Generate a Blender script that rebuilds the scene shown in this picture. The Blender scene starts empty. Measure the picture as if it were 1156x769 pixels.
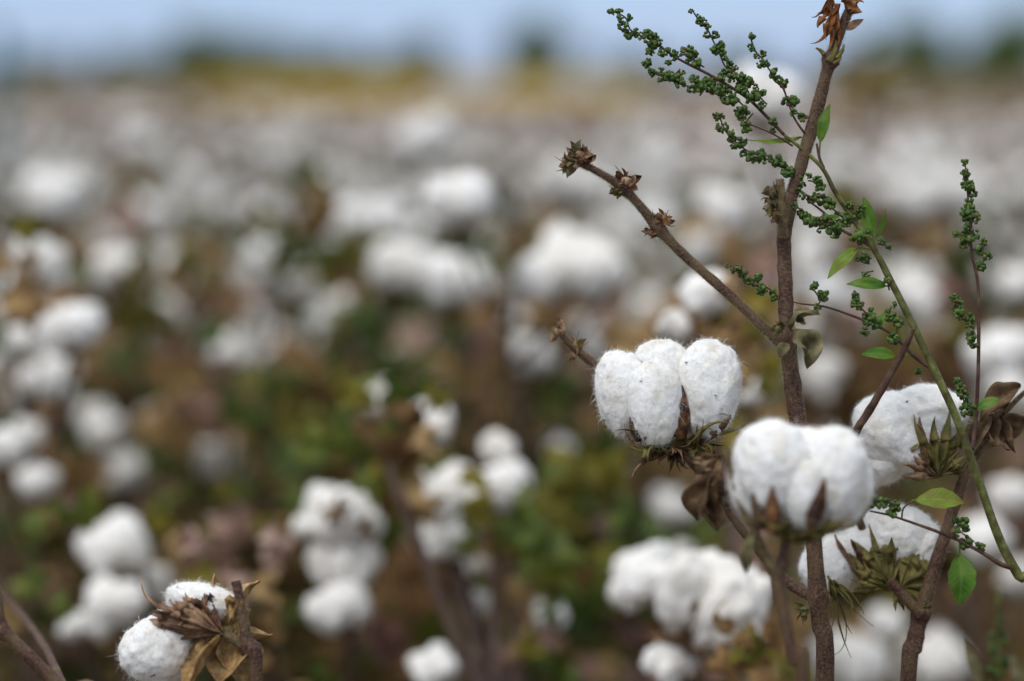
import bpy, bmesh, math, random
import numpy as np
from mathutils import Vector, Matrix, Euler, Quaternion, noise

R = math.radians
scene = bpy.context.scene
col = scene.collection
random.seed(7)
rng = np.random.default_rng(7)

# ------------------------------------------------------------------ camera frame
PW, PH = 1156.0, 769.0
LENS = 85.0
FPX = LENS / 36.0 * PW
FOCUS = 1.32
CAMZ = 1.0
PITCH = math.atan((PH / 2 - 86) / FPX)
CAM = Vector((0, 0, CAMZ))
FWD = Vector((0, math.cos(PITCH), -math.sin(PITCH)))
UP = Vector((0, math.sin(PITCH), math.cos(PITCH)))
RT = Vector((1, 0, 0))
TILT = Matrix(((RT.x, FWD.x, UP.x), (RT.y, FWD.y, UP.y), (RT.z, FWD.z, UP.z)))


def at(x, y, d=FOCUS):
    """the place seen at photo position x, y when it lies d metres in front of the camera"""
    return CAM + FWD * d + RT * ((x - PW / 2) * d / FPX) + UP * (-(y - PH / 2) * d / FPX)


def px(n, d=FOCUS):
    return n * d / FPX


# ------------------------------------------------------------------ materials
def new_mat(name):
    m = bpy.data.materials.new(name)
    m.use_nodes = True
    nt = m.node_tree
    for n in list(nt.nodes):
        nt.nodes.remove(n)
    out = nt.nodes.new('ShaderNodeOutputMaterial')
    return m, nt, out


def ramp(nt, stops):
    r = nt.nodes.new('ShaderNodeValToRGB')
    e = r.color_ramp.elements
    while len(e) < len(stops):
        e.new(0.5)
    for i, (p, c) in enumerate(stops):
        e[i].position = p
        e[i].color = (c[0], c[1], c[2], 1)
    return r


def organic(name, stops, scale, rough=0.8, bump=0.3, bscale=None, translucent=0.0, rnd=0.0, dist=0.001,
            sheen=0.0, spec=0.3, midrib=None, detail=6.0, sss=0.0, patch=None):
    m, nt, out = new_mat(name)
    L = nt.links.new
    tc = nt.nodes.new('ShaderNodeTexCoord')
    nz = nt.nodes.new('ShaderNodeTexNoise')
    nz.inputs['Scale'].default_value = scale
    nz.inputs['Detail'].default_value = detail
    nz.inputs['Roughness'].default_value = 0.6
    L(tc.outputs['Object'], nz.inputs['Vector'])
    fac = nz.outputs['Fac']
    if rnd > 0:
        oi = nt.nodes.new('ShaderNodeObjectInfo')
        ma = nt.nodes.new('ShaderNodeMath'); ma.operation = 'MULTIPLY_ADD'
        ma.inputs[1].default_value = rnd
        ma.inputs[2].default_value = -rnd / 2
        L(oi.outputs['Random'], ma.inputs[0])
        ad = nt.nodes.new('ShaderNodeMath'); ad.operation = 'ADD'
        L(fac, ad.inputs[0]); L(ma.outputs[0], ad.inputs[1])
        fac = ad.outputs[0]
    rp = ramp(nt, stops)
    L(fac, rp.inputs['Fac'])
    colr = rp.outputs['Color']
    if midrib:
        uv = nt.nodes.new('ShaderNodeUVMap')
        sx = nt.nodes.new('ShaderNodeSeparateXYZ')
        L(uv.outputs['UV'], sx.inputs[0])
        s1 = nt.nodes.new('ShaderNodeMath'); s1.operation = 'SUBTRACT'; s1.inputs[1].default_value = 0.5
        L(sx.outputs['Y'], s1.inputs[0])
        s2 = nt.nodes.new('ShaderNodeMath'); s2.operation = 'ABSOLUTE'
        L(s1.outputs[0], s2.inputs[0])
        # side veins: a wave slanted towards the tip
        s3 = nt.nodes.new('ShaderNodeMath'); s3.operation = 'SUBTRACT'
        L(sx.outputs['X'], s3.inputs[0])
        s4 = nt.nodes.new('ShaderNodeMath'); s4.operation = 'MULTIPLY'; s4.inputs[1].default_value = 0.45
        L(s2.outputs[0], s4.inputs[0]); L(s4.outputs[0], s3.inputs[1])
        s5 = nt.nodes.new('ShaderNodeMath'); s5.operation = 'PINGPONG'; s5.inputs[1].default_value = 0.055
        L(s3.outputs[0], s5.inputs[0])
        s6 = nt.nodes.new('ShaderNodeMath'); s6.operation = 'MULTIPLY'; s6.inputs[1].default_value = 6.0
        L(s5.outputs[0], s6.inputs[0])
        s7 = nt.nodes.new('ShaderNodeMath'); s7.operation = 'MINIMUM'
        L(s2.outputs[0], s7.inputs[0]); L(s6.outputs[0], s7.inputs[1])
        vr = ramp(nt, [(0.0, (0.8, 0.8, 0.8)), (0.035, (0.35, 0.35, 0.35)), (0.09, (0, 0, 0))])
        L(s7.outputs[0], vr.inputs['Fac'])
        mx = nt.nodes.new('ShaderNodeMixRGB')
        mx.inputs['Color2'].default_value = (*midrib, 1)
        L(vr.outputs['Color'], mx.inputs['Fac']); L(colr, mx.inputs['Color1'])
        colr = mx.outputs['Color']
    if patch:
        pn = nt.nodes.new('ShaderNodeTexNoise')
        pn.inputs['Scale'].default_value = patch[0]
        pn.inputs['Detail'].default_value = 5
        L(tc.outputs['Object'], pn.inputs['Vector'])
        pr = ramp(nt, [(0.42, (0, 0, 0)), (0.66, (1, 1, 1))])
        L(pn.outputs['Fac'], pr.inputs['Fac'])
        pm = nt.nodes.new('ShaderNodeMixRGB')
        pm.inputs['Color2'].default_value = (*patch[1], 1)
        ps = nt.nodes.new('ShaderNodeMath'); ps.operation = 'MULTIPLY'; ps.inputs[1].default_value = patch[2]
        L(pr.outputs['Color'], ps.inputs[0])
        L(ps.outputs[0], pm.inputs['Fac']); L(colr, pm.inputs['Color1'])
        colr = pm.outputs['Color']
    bs = nt.nodes.new('ShaderNodeBsdfPrincipled')
    bs.inputs['Roughness'].default_value = rough
    bs.inputs['Specular IOR Level'].default_value = spec
    if sheen:
        bs.inputs['Sheen Weight'].default_value = sheen
    if sss:
        bs.inputs['Subsurface Weight'].default_value = sss
        bs.inputs['Subsurface Radius'].default_value = (1.0, 1.0, 1.0)
        bs.inputs['Subsurface Scale'].default_value = 0.004
    L(colr, bs.inputs['Base Color'])
    if bump:
        b = nt.nodes.new('ShaderNodeBump')
        b.inputs['Strength'].default_value = bump
        b.inputs['Distance'].default_value = dist
        n2 = nt.nodes.new('ShaderNodeTexNoise')
        n2.inputs['Scale'].default_value = bscale or scale * 3
        n2.inputs['Detail'].default_value = 4
        L(tc.outputs['Object'], n2.inputs['Vector'])
        L(n2.outputs['Fac'], b.inputs['Height'])
        L(b.outputs['Normal'], bs.inputs['Normal'])
    sh = bs.outputs[0]
    if translucent:
        tr = nt.nodes.new('ShaderNodeBsdfTranslucent')
        L(colr, tr.inputs['Color'])
        ms = nt.nodes.new('ShaderNodeMixShader')
        ms.inputs[0].default_value = translucent
        L(sh, ms.inputs[1]); L(tr.outputs[0], ms.inputs[2])
        sh = ms.outputs[0]
    L(sh, out.inputs['Surface'])
    return m


M = {}
M['lint'] = organic('cotton_lint', [(0.30, (0.74, 0.70, 0.62)), (0.48, (0.84, 0.825, 0.79)), (0.60, (0.87, 0.865, 0.85))], 75, rough=1.0,
                    bump=0.5, bscale=420, dist=0.0012, spec=0.0, sheen=0.15)
M['fibre'] = organic('cotton_fibre', [(0.32, (0.78, 0.75, 0.68)), (0.48, (0.86, 0.855, 0.84)), (0.6, (0.89, 0.885, 0.875))], 75, rough=1.0,
                     bump=0, spec=0.0, translucent=0.4)
M['lint_far'] = organic('cotton_lint_far', [(0.3, (0.74, 0.70, 0.64)), (0.6, (0.86, 0.84, 0.805))], 30, rough=1.0,
                        bump=0.0, spec=0.0, rnd=0.25)
M['stem'] = organic('stem_bark', [(0.30, (0.022, 0.009, 0.007)), (0.46, (0.065, 0.028, 0.020)), (0.58, (0.105, 0.056, 0.036)),
                                  (0.74, (0.17, 0.11, 0.065))], 700, rough=0.62, bump=0.7, bscale=700, dist=0.0008, detail=3, patch=(60, (0.15, 0.105, 0.045), 0.6))
M['stem_olive'] = organic('stem_olive', [(0.3, (0.055, 0.036, 0.018)), (0.5, (0.12, 0.085, 0.04)), (0.7, (0.22, 0.17, 0.085))],
                          300, rough=0.75, bump=0.5, bscale=800, dist=0.0006)
M['stem_far'] = organic('stem_far', [(0.35, (0.045, 0.026, 0.022)), (0.6, (0.13, 0.085, 0.065))], 60, rough=0.9, bump=0, rnd=0.3)
M['hair'] = organic('stem_hair', [(0.4, (0.30, 0.24, 0.15)), (0.6, (0.46, 0.39, 0.27))], 60, rough=0.8, bump=0, translucent=0.4)
M['bur'] = organic('bur_shell', [(0.3, (0.035, 0.018, 0.009)), (0.5, (0.13, 0.070, 0.030)), (0.7, (0.32, 0.19, 0.085))], 130,
                   rough=0.7, bump=0.5, bscale=500)
M['bur_tan'] = organic('bur_tan', [(0.3, (0.16, 0.082, 0.026)), (0.5, (0.36, 0.22, 0.085)), (0.7, (0.56, 0.41, 0.21))], 190,
                       rough=0.75, bump=0.9, bscale=520, patch=(150, (0.15, 0.075, 0.030), 0.7))
M['bur_far'] = organic('bur_far', [(0.3, (0.065, 0.032, 0.014)), (0.55, (0.20, 0.11, 0.048)), (0.75, (0.34, 0.21, 0.10))], 60,
                       rough=0.85, bump=0, rnd=0.2)
M['carpel'] = organic('carpel_dark', [(0.3, (0.018, 0.008, 0.006)), (0.5, (0.075, 0.030, 0.016)), (0.68, (0.26, 0.125, 0.045))], 160,
                      rough=0.55, bump=0.5, bscale=600)
M['bract'] = organic('bract_olive', [(0.32, (0.045, 0.034, 0.012)), (0.48, (0.13, 0.115, 0.030)), (0.62, (0.23, 0.19, 0.06)),
                                     (0.75, (0.25, 0.13, 0.06))], 90, rough=0.7, bump=0.5, bscale=350, translucent=0.2)
M['bract_dry'] = organic('bract_dry', [(0.30, (0.075, 0.036, 0.022)), (0.48, (0.23, 0.13, 0.075)), (0.62, (0.38, 0.24, 0.14)),
                                       (0.75, (0.56, 0.40, 0.24))], 110, rough=0.75, bump=0.7, bscale=400, translucent=0.15)
M['dry_leaf'] = organic('dry_leaf', [(0.3, (0.055, 0.032, 0.018)), (0.5, (0.16, 0.095, 0.048)), (0.66, (0.30, 0.20, 0.11))], 90,
                        rough=0.8, bump=0.6, bscale=300, translucent=0.25)
M['dry_green'] = organic('dry_green_leaf', [(0.3, (0.055, 0.050, 0.022)), (0.5, (0.17, 0.15, 0.070)), (0.68, (0.31, 0.26, 0.15))], 90,
                         rough=0.8, bump=0.6, bscale=300, translucent=0.25)
M['orange_leaf'] = organic('orange_leaf', [(0.3, (0.10, 0.030, 0.010)), (0.5, (0.28, 0.105, 0.035)), (0.68, (0.48, 0.26, 0.11))], 110,
                           rough=0.75, bump=0.6, bscale=300, translucent=0.35)
M['weed_leaf'] = organic('weed_leaf', [(0.3, (0.040, 0.110, 0.010)), (0.55, (0.085, 0.20, 0.020)), (0.75, (0.20, 0.30, 0.035))], 80,
                         rough=0.5, bump=0.25, bscale=500, translucent=0.35, midrib=(0.13, 0.25, 0.05), patch=(140, (0.16, 0.22, 0.02), 0.5))
M['weed_leaf_red'] = organic('weed_leaf_red', [(0.25, (0.30, 0.06, 0.02)), (0.38, (0.16, 0.19, 0.02)), (0.6, (0.16, 0.28, 0.025)),
                                               (0.75, (0.30, 0.38, 0.06))], 60, rough=0.5, bump=0.25, bscale=500, translucent=0.35,
                             midrib=(0.22, 0.34, 0.07), patch=(160, (0.20, 0.12, 0.02), 0.5))
M['weed_stem'] = organic('weed_stem', [(0.35, (0.050, 0.030, 0.014)), (0.5, (0.085, 0.090, 0.020)), (0.68, (0.18, 0.19, 0.055))], 160,
                         rough=0.55, bump=0.3, bscale=500, dist=0.0004)
M['weed_twig'] = organic('weed_twig', [(0.35, (0.040, 0.016, 0.012)), (0.55, (0.085, 0.040, 0.026)), (0.7, (0.12, 0.09, 0.04))], 160,
                         rough=0.6, bump=0.3, bscale=500, dist=0.0004)
M['seed'] = organic('weed_seed', [(0.28, (0.014, 0.036, 0.006)), (0.5, (0.045, 0.092, 0.016)), (0.72, (0.13, 0.19, 0.042))], 700,
                    rough=0.6, bump=0.6, bscale=1500, dist=0.0005)
M['seed_pale'] = organic('weed_seed_pale', [(0.28, (0.040, 0.075, 0.012)), (0.5, (0.095, 0.155, 0.028)), (0.72, (0.20, 0.26, 0.06))], 700,
                         rough=0.6, bump=0.6, bscale=1500, dist=0.0005)
M['seed_dry'] = organic('weed_seed_dry', [(0.3, (0.06, 0.040, 0.014)), (0.6, (0.17, 0.12, 0.04))], 700, rough=0.7, bump=0.6, bscale=1500, dist=0.0005)
M['leaf_green'] = organic('leaf_green', [(0.3, (0.020, 0.042, 0.007)), (0.55, (0.066, 0.105, 0.016)), (0.75, (0.16, 0.18, 0.028))], 25,
                          rough=0.6, bump=0, translucent=0.25, rnd=0.35)
M['leaf_olive'] = organic('leaf_olive', [(0.3, (0.085, 0.072, 0.010)), (0.55, (0.165, 0.145, 0.018)), (0.75, (0.28, 0.22, 0.03))], 25,
                          rough=0.7, bump=0, translucent=0.3, rnd=0.35)
M['leaf_brown'] = organic('leaf_brown', [(0.3, (0.10, 0.052, 0.018)), (0.5, (0.25, 0.145, 0.055)), (0.7, (0.40, 0.265, 0.12))], 25,
                          rough=0.85, bump=0, translucent=0.2, rnd=0.35)
M['leaf_pink'] = organic('leaf_pink', [(0.3, (0.17, 0.080, 0.058)), (0.55, (0.32, 0.195, 0.15)), (0.75, (0.44, 0.31, 0.25))], 25,
                         rough=0.85, bump=0, translucent=0.2, rnd=0.3)
M['leaf_gold'] = organic('leaf_gold', [(0.3, (0.12, 0.065, 0.006)), (0.55, (0.25, 0.15, 0.014)), (0.75, (0.34, 0.22, 0.03))], 25,
                         rough=0.8, bump=0, translucent=0.3)
M['soil'] = organic('soil', [(0.3, (0.055, 0.040, 0.018)), (0.5, (0.13, 0.092, 0.050)), (0.72, (0.22, 0.16, 0.10))], 9, rough=1.0,
                    bump=0.8, bscale=30, dist=0.03)
M['tree_leaf'] = organic('tree_foliage', [(0.3, (0.065, 0.115, 0.022)), (0.55, (0.115, 0.17, 0.035)), (0.75, (0.17, 0.21, 0.048))],
                         0.8, rough=0.8, bump=0, translucent=0.15, rnd=0.2)
M['tree_bark'] = organic('tree_bark', [(0.3, (0.05, 0.035, 0.025)), (0.7, (0.14, 0.10, 0.075))], 3, rough=0.9, bump=0.4)
M['grass_gold'] = organic('dry_grass', [(0.3, (0.50, 0.33, 0.035)), (0.5, (0.70, 0.50, 0.065)), (0.7, (0.76, 0.58, 0.12))], 0.25, rough=0.9,
                          bump=0, translucent=0.2)
M['weeds_tan'] = organic('tan_weeds', [(0.3, (0.27, 0.20, 0.095)), (0.5, (0.42, 0.33, 0.19)), (0.7, (0.52, 0.41, 0.26))], 0.25, rough=0.9,
                         bump=0, translucent=0.2)
M['teal'] = organic('teal_paint', [(0.3, (0.020, 0.090, 0.11)), (0.6, (0.035, 0.14, 0.17))], 12, rough=0.5, bump=0.2)
M['grey_metal'] = organic('grey_metal', [(0.3, (0.16, 0.17, 0.18)), (0.6, (0.25, 0.26, 0.27))], 12, rough=0.5, bump=0.2)


# ------------------------------------------------------------------ mesh helpers
_ico = {}


def ico(sub):
    if sub not in _ico:
        bm = bmesh.new()
        bmesh.ops.create_icosphere(bm, subdivisions=sub, radius=1.0)
        bm.verts.ensure_lookup_table()
        _ico[sub] = (np.array([v.co[:] for v in bm.verts]), np.array([[v.index for v in f.verts] for f in bm.faces]))
        bm.free()
    return _ico[sub]


class MB:
    def __init__(s):
        s.v, s.f, s.m, s.uv, s.n = [], [], [], [], 0

    def add(s, verts, faces, mi=0, uv=None):
        verts = np.asarray(verts, dtype=float).reshape(-1, 3)
        k = s.n
        s.v.append(verts)
        s.uv.append(np.zeros((len(verts), 2)) if uv is None else np.asarray(uv, dtype=float))
        for f in (faces.tolist() if isinstance(faces, np.ndarray) else faces):
            s.f.append([i + k for i in f])
        s.m += [mi] * len(faces)
        s.n += len(verts)

    def verts(s):
        return np.concatenate(s.v) if s.v else np.zeros((0, 3))

    def build(s, name, mats, parent=None, smooth=True, origin=None, solid=0.0):
        vs = s.verts()
        if origin is not None:
            vs = vs - np.array(origin[:])
        me = bpy.data.meshes.new(name)
        me.from_pydata(vs.tolist(), [], s.f)
        for m in (mats if isinstance(mats, (list, tuple)) else [mats]):
            me.materials.append(M[m])
        me.polygons.foreach_set('material_index', s.m)
        me.polygons.foreach_set('use_smooth', [smooth] * len(me.polygons))
        lay = me.uv_layers.new(name='UVMap')
        li = np.empty(len(me.loops), dtype=np.int32)
        me.loops.foreach_get('vertex_index', li)
        lay.data.foreach_set('uv', np.concatenate(s.uv)[li].ravel())
        me.update()
        o = bpy.data.objects.new(name, me)
        col.objects.link(o)
        if parent is not None:
            o.parent = parent
        if solid:
            md = o.modifiers.new('thick', 'SOLIDIFY')
            md.thickness = solid
            md.offset = 0
        return o


def spline(pts, per=6):
    """smooth a polyline of (Vector, radius)"""
    P = [Vector(p) for p, _ in pts]
    rr = [r for _, r in pts]
    out, ro = [], []
    n = len(P)
    for i in range(n - 1):
        p0 = P[max(i - 1, 0)]; p1 = P[i]; p2 = P[i + 1]; p3 = P[min(i + 2, n - 1)]
        for k in range(per):
            t = k / per
            out.append(0.5 * ((2 * p1) + (p2 - p0) * t + (2 * p0 - 5 * p1 + 4 * p2 - p3) * t * t + (3 * p1 - p0 - 3 * p2 + p3) * t ** 3))
            ro.append(rr[i] * (1 - t) + rr[i + 1] * t)
    out.append(P[-1]); ro.append(rr[-1])
    return out, ro


def frames(P):
    T = []
    for i in range(len(P)):
        t = P[min(i + 1, len(P) - 1)] - P[max(i - 1, 0)]
        T.append(t.normalized() if t.length > 1e-9 else Vector((0, 0, 1)))
    u = T[0].orthogonal().normalized()
    out = []
    for t in T:
        u = (u - t * u.dot(t))
        u = u.normalized() if u.length > 1e-6 else t.orthogonal().normalized()
        out.append((t, u, t.cross(u)))
    return out


def tube(mb, P, r, sides=8, mi=0, rough=0.0, seed=0.0):
    F = frames(P)
    vs, fs, uv = [], [], []
    for i, (p, (t, u, w)) in enumerate(zip(P, F)):
        for k in range(sides):
            a = 2 * math.pi * k / sides
            q = u * math.cos(a) + w * math.sin(a)
            rad = r[i]
            if rough:
                rad *= 1 + rough * noise.noise(Vector((q.x * 1.5 + seed, q.y * 1.5, i * 0.35 + q.z)))
            vs.append((p + q * rad)[:]); uv.append((i / max(len(P) - 1, 1), k / sides))
    for i in range(len(P) - 1):
        for k in range(sides):
            a, b = i * sides + k, i * sides + (k + 1) % sides
            fs.append([a, b, b + sides, a + sides])
    for i in (0, len(P) - 1):
        c = len(vs)
        vs.append(P[i][:]); uv.append((0, 0))
        for k in range(sides):
            a, b = i * sides + k, i * sides + (k + 1) % sides
            fs.append([c, b, a] if i == 0 else [c, a, b])
    mb.add(vs, fs, mi, uv)


def tube_hairs(mb, P, r, count, length, mi, width=0.00007):
    F = frames(P)
    vs, fs = [], []
    for _ in range(count):
        s = random.random() * (len(P) - 1.001)
        i = int(s); f = s - i
        p = P[i].lerp(P[i + 1], f); rad = r[i] * (1 - f) + r[i + 1] * f
        t, u, w = F[i]
        a = random.random() * 2 * math.pi
        q = u * math.cos(a) + w * math.sin(a)
        side = t.cross(q)
        ln = length * random.uniform(0.4, 1.3)
        d = (q + t * random.uniform(-0.5, 0.7) + side * random.uniform(-0.4, 0.4)).normalized()
        e = (t if random.random() < 0.5 else side) * width
        b = p + q * rad * 0.95
        k = len(vs)
        mid = b + d * ln * 0.5
        tip = b + d * ln + Vector((0, 0, -ln * 0.12))
        vs += [(b - e)[:], (b + e)[:], (mid + e * 0.7)[:], (mid - e * 0.7)[:], tip[:]]
        fs += [[k, k + 1, k + 2, k + 3], [k + 3, k + 2, k + 4]]
    mb.add(vs, fs, mi)


def fbm(p, octs=4):
    a, s, f = 0.0, 1.0, 1.0
    for _ in range(octs):
        a += s * noise.noise(p * f); s *= 0.5; f *= 2.1
    return a


def lobe(mb, c, axes, rot=None, sub=4, amp=0.08, mi=0, fibres=0, fmi=1, seed=0.0, fl=0.0022, groove=0.0):
    """one tuft of lint: a lumpy displaced body with fine fibres lying on it and standing off it"""
    V, F = ico(sub)
    ax = np.array(axes)
    Rm = np.array((rot or Matrix.Identity(3)).to_3x3())
    d = np.empty(len(V))
    sv = Vector((seed * 3.7, seed * 1.3, -seed))
    for i, n in enumerate(V):
        p = Vector(n)
        d[i] = amp * (fbm(p * 1.5 + sv, 3) + 0.55 * noise.noise(p * 5 + sv) + 0.30 * noise.noise(p * 12 + sv) + 0.16 * noise.noise(p * 26 + sv) - 0.32 * max(0.0, 0.22 - abs(noise.noise(Vector((p.x * 2.6, p.y * 2.6, p.z * 1.1)) + sv))) * 2.2)
    X = V * (1 + d)[:, None]
    # a little fuller at the top than at the base
    X[:, :2] *= (1 + 0.12 * X[:, 2])[:, None]
    P = (X * ax) @ Rm.T + np.array(c)
    mb.add(P, F, mi)
    if fibres:
        N = V / ax
        N /= np.linalg.norm(N, axis=1)[:, None]
        N = N @ Rm.T
        fi = rng.integers(0, len(F), fibres)
        w = rng.dirichlet((1, 1, 1), fibres)
        p0 = (P[F[fi]] * w[:, :, None]).sum(1)
        nn = (N[F[fi]] * w[:, :, None]).sum(1)
        rv = rng.normal(size=(fibres, 3))
        tg = np.cross(nn, rv); tg /= np.linalg.norm(tg, axis=1)[:, None] + 1e-9
        ln = fl * rng.gamma(2.2, 0.5, fibres)[:, None]
        up = rng.uniform(0.0, 0.62, fibres)[:, None] ** 1.15
        wd = rng.uniform(0.00004, 0.00009, fibres)[:, None]
        b = np.cross(tg, nn)
        p0 = p0 - nn * 0.0003
        p1 = p0 + nn * ln * up * 0.75 + tg * ln * 0.5
        p2 = p0 + nn * ln * up + tg * ln * 1.0 + b * ln * rng.uniform(-0.5, 0.5, fibres)[:, None]
        vv = np.stack([p0 - b * wd, p0 + b * wd, p1 + b * wd, p1 - b * wd, p2], axis=1).reshape(-1, 3)
        k = np.arange(fibres)[:, None] * 5
        q = (k + np.array([[0, 1, 2, 3]])).tolist()
        t = (k + np.array([[3, 2, 4]])).tolist()
        mb.add(vv, q + t, fmi)


def carpel(mb, base, az, length, width, lean, curl, mi=0, nu=12, nv=7, twist=0.0, seed=0.0):
    """one pointed boat-shaped wall of an opened boll: starts at base, leans outwards from the axis by lean, curls by curl"""
    ca, sa = math.cos(az), math.sin(az)
    out = Vector((ca, sa, 0)); tan = Vector((-sa, ca, 0)); zz = Vector((0, 0, 1))
    p = Vector(base); ang = lean
    vs, fs, uv = [], [], []
    for i in range(nu + 1):
        u = i / nu
        prof = (0.35 + 0.65 * math.sin(min(u * 2.0, 1.0) * math.pi / 2)) * (1 - max(0, (u - 0.35) / 0.65) ** 1.4)
        w = width * max(prof, 0.015)
        dirv = (out * math.sin(ang) + zz * math.cos(ang)).normalized()
        nrm = (out * math.cos(ang) - zz * math.sin(ang)).normalized()
        for j in range(nv):
            v = j / (nv - 1) * 2 - 1
            cup = -nrm * w * 0.55 * (v * v)
            wob = nrm * width * 0.12 * noise.noise(Vector((u * 4 + seed, v * 2, seed)))
            vs.append((p + tan * (w * v) + cup + wob + tan * twist * u * u * length)[:]); uv.append((u, (v + 1) / 2))
        p = p + dirv * (length / nu)
        ang += curl / nu
    for i in range(nu):
        for j in range(nv - 1):
            a = i * nv + j
            fs.append([a, a + 1, a + nv + 1, a + nv])
    mb.add(vs, fs, mi, uv)


def bract(mb, base, fwd, nrm, size, teeth=7, spread=1.15, depth=0.55, curl=0.6, mi=0, seed=0.0, ju=12, tooth_px=7, crumple=0.12, tipcurl=0.5, lens=None):
    """a fringed bract: a cupped fan whose rim runs out into long narrow curling teeth"""
    fwd = Vector(fwd).normalized(); nrm = Vector(nrm)
    nrm = (nrm - fwd * nrm.dot(fwd)).normalized()
    side = fwd.cross(nrm)
    base = Vector(base)
    rd = random.Random(int(seed * 977) + 5)
    body = (1 - depth) * size
    na = max(6, int(teeth * tooth_px * 0.7))

    def fan(u, v):
        a = v * spread
        r = u * body * (1 - 0.18 * v * v + 0.10 * math.sin(v * teeth * 3.1 + seed))
        p = fwd * (math.cos(a) * r) + side * (math.sin(a) * r)
        p += nrm * (curl * u * u * body - 0.20 * body * v * v * u)
        p += nrm * crumple * size * noise.noise(Vector((u * 2.3 + seed, v * 2.9, seed * 2.3)))
        p += nrm * 0.035 * size * u * math.sin(v * teeth * 3.14)
        return base + p
    nu = max(5, ju // 2)
    vs, fs, uv = [], [], []
    for i in range(nu + 1):
        for j in range(na + 1):
            v = j / na * 2 - 1
            vs.append(fan(i / nu, v)[:]); uv.append((i / nu * .5, j / na))
    for i in range(nu):
        for j in range(na):
            a = i * (na + 1) + j
            fs.append([a, a + 1, a + na + 2, a + na + 1])
    mb.add(vs, fs, mi, uv)
    w0 = body * spread / teeth * 1.4
    nt = 9 if ju > 8 else 4
    for k in range(teeth):
        v = ((k + 0.5) / teeth * 2 - 1) * 0.96
        p0 = fan(0.90, v); d = (fan(0.92, v) - fan(0.70, v)).normalized()
        t = (fan(0.9, v + 0.05) - fan(0.9, v - 0.05)).normalized()
        L = depth * size * (lens[k] if lens else rd.uniform(0.6, 1.2) * (1 - 0.25 * v * v))
        n = d.cross(t)
        c1 = rd.uniform(-1.0, 1.4) * tipcurl; c2 = rd.uniform(-0.6, 0.6) * tipcurl
        p = p0
        vs, fs, uv = [], [], []
        for i in range(nt + 1):
            f = i / nt
            w = w0 * ((1 - f) ** 1.15 * 0.97 + 0.03)
            for q in (-1, 0, 1):
                vs.append((p + t * w * q - n * (w * 0.45 * (1 - abs(q))))[:]); uv.append((0.5 + f * .5, 0.5 + q * .3))
            an = c1 * 1.6 * f / nt * 2; bn = c2 * 1.6 * f / nt * 2
            d = (d + n * an + t * bn).normalized()
            t = (t - d * t.dot(d)).normalized()
            n = d.cross(t)
            p = p + d * (L / nt)
        for i in range(nt):
            for q in (0, 1):
                a = i * 3 + q
                fs.append([a, a + 1, a + 4, a + 3])
        mb.add(vs, fs, mi, uv)


def blade(mb, base, tip, nrm, width, mi=0, fold=0.25, bend=0.15, nu=14, nv=6, wavy=0.04, seed=0.0, peak=0.4, teeth=0.0):
    """a simple leaf from base to tip, folded along its midrib"""
    base = Vector(base); tip = Vector(tip)
    d = tip - base; L = d.length; f = d.normalized()
    n = Vector(nrm); n = (n - f * n.dot(f)).normalized(); s = f.cross(n)
    vs, fs, uv = [], [], []
    for i in range(nu + 1):
        u = i / nu
        w = width * 0.5 * (math.sin(math.pi * u ** (math.log(0.5) / math.log(peak))) ** 0.85 if 0 < u < 1 else 0.0) + 0.00025 * (1 - u)
        if teeth:
            w *= 1 + teeth * abs(math.sin(u * 14))
        c = base + d * u + n * bend * L * math.sin(math.pi * u)
        for j in range(nv + 1):
            v = j / nv * 2 - 1
            z = fold * abs(v) * w + wavy * L * noise.noise(Vector((u * 3 + seed, v * 1.2, seed)))
            vs.append((c + s * (w * v) + n * z)[:]); uv.append((u, (v + 1) / 2))
    for i in range(nu):
        for j in range(nv):
            a = i * (nv + 1) + j
            fs.append([a, a + 1, a + nv + 2, a + nv + 1])
    mb.add(vs, fs, mi, uv)


def palmate(mb, base, fwd, nrm, size, mi=0, seed=0.0, curl=0.3, crumple=0.12, nr=4, na=20, sharp=1.0):
    """a lobed cotton leaf"""
    fwd = Vector(fwd).normalized(); nrm = Vector(nrm)
    nrm = (nrm - fwd * nrm.dot(fwd))
    nrm = nrm.normalized() if nrm.length > 1e-5 else fwd.orthogonal().normalized()
    side = fwd.cross(nrm)
    lobes = [(0, 1.0), (0.95, 0.85), (-0.95, 0.85), (1.9, 0.6), (-1.9, 0.6)]
    vs, fs, uv = [], [], []
    for i in range(nr + 1):
        u = i / nr
        for j in range(na + 1):
            a = (j / na * 2 - 1) * 2.5
            r = 0.34 + max(l * 0.66 * max(0, 1 - abs(a - c) / 0.62) for c, l in lobes) * sharp
            rr = u * r * size
            p = fwd * math.cos(a) * rr + side * math.sin(a) * rr
            p += nrm * size * (-curl * (u * r) ** 2 + crumple * noise.noise(Vector((p.x / size * 2 + seed, p.y / size * 2, p.z / size * 2 + seed))))
            vs.append((Vector(base) + p)[:]); uv.append((u, j / na))
    for i in range(nr):
        for j in range(na):
            k = i * (na + 1) + j
            fs.append([k, k + 1, k + na + 2, k + na + 1])
    mb.add(vs, fs, mi, uv)


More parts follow.
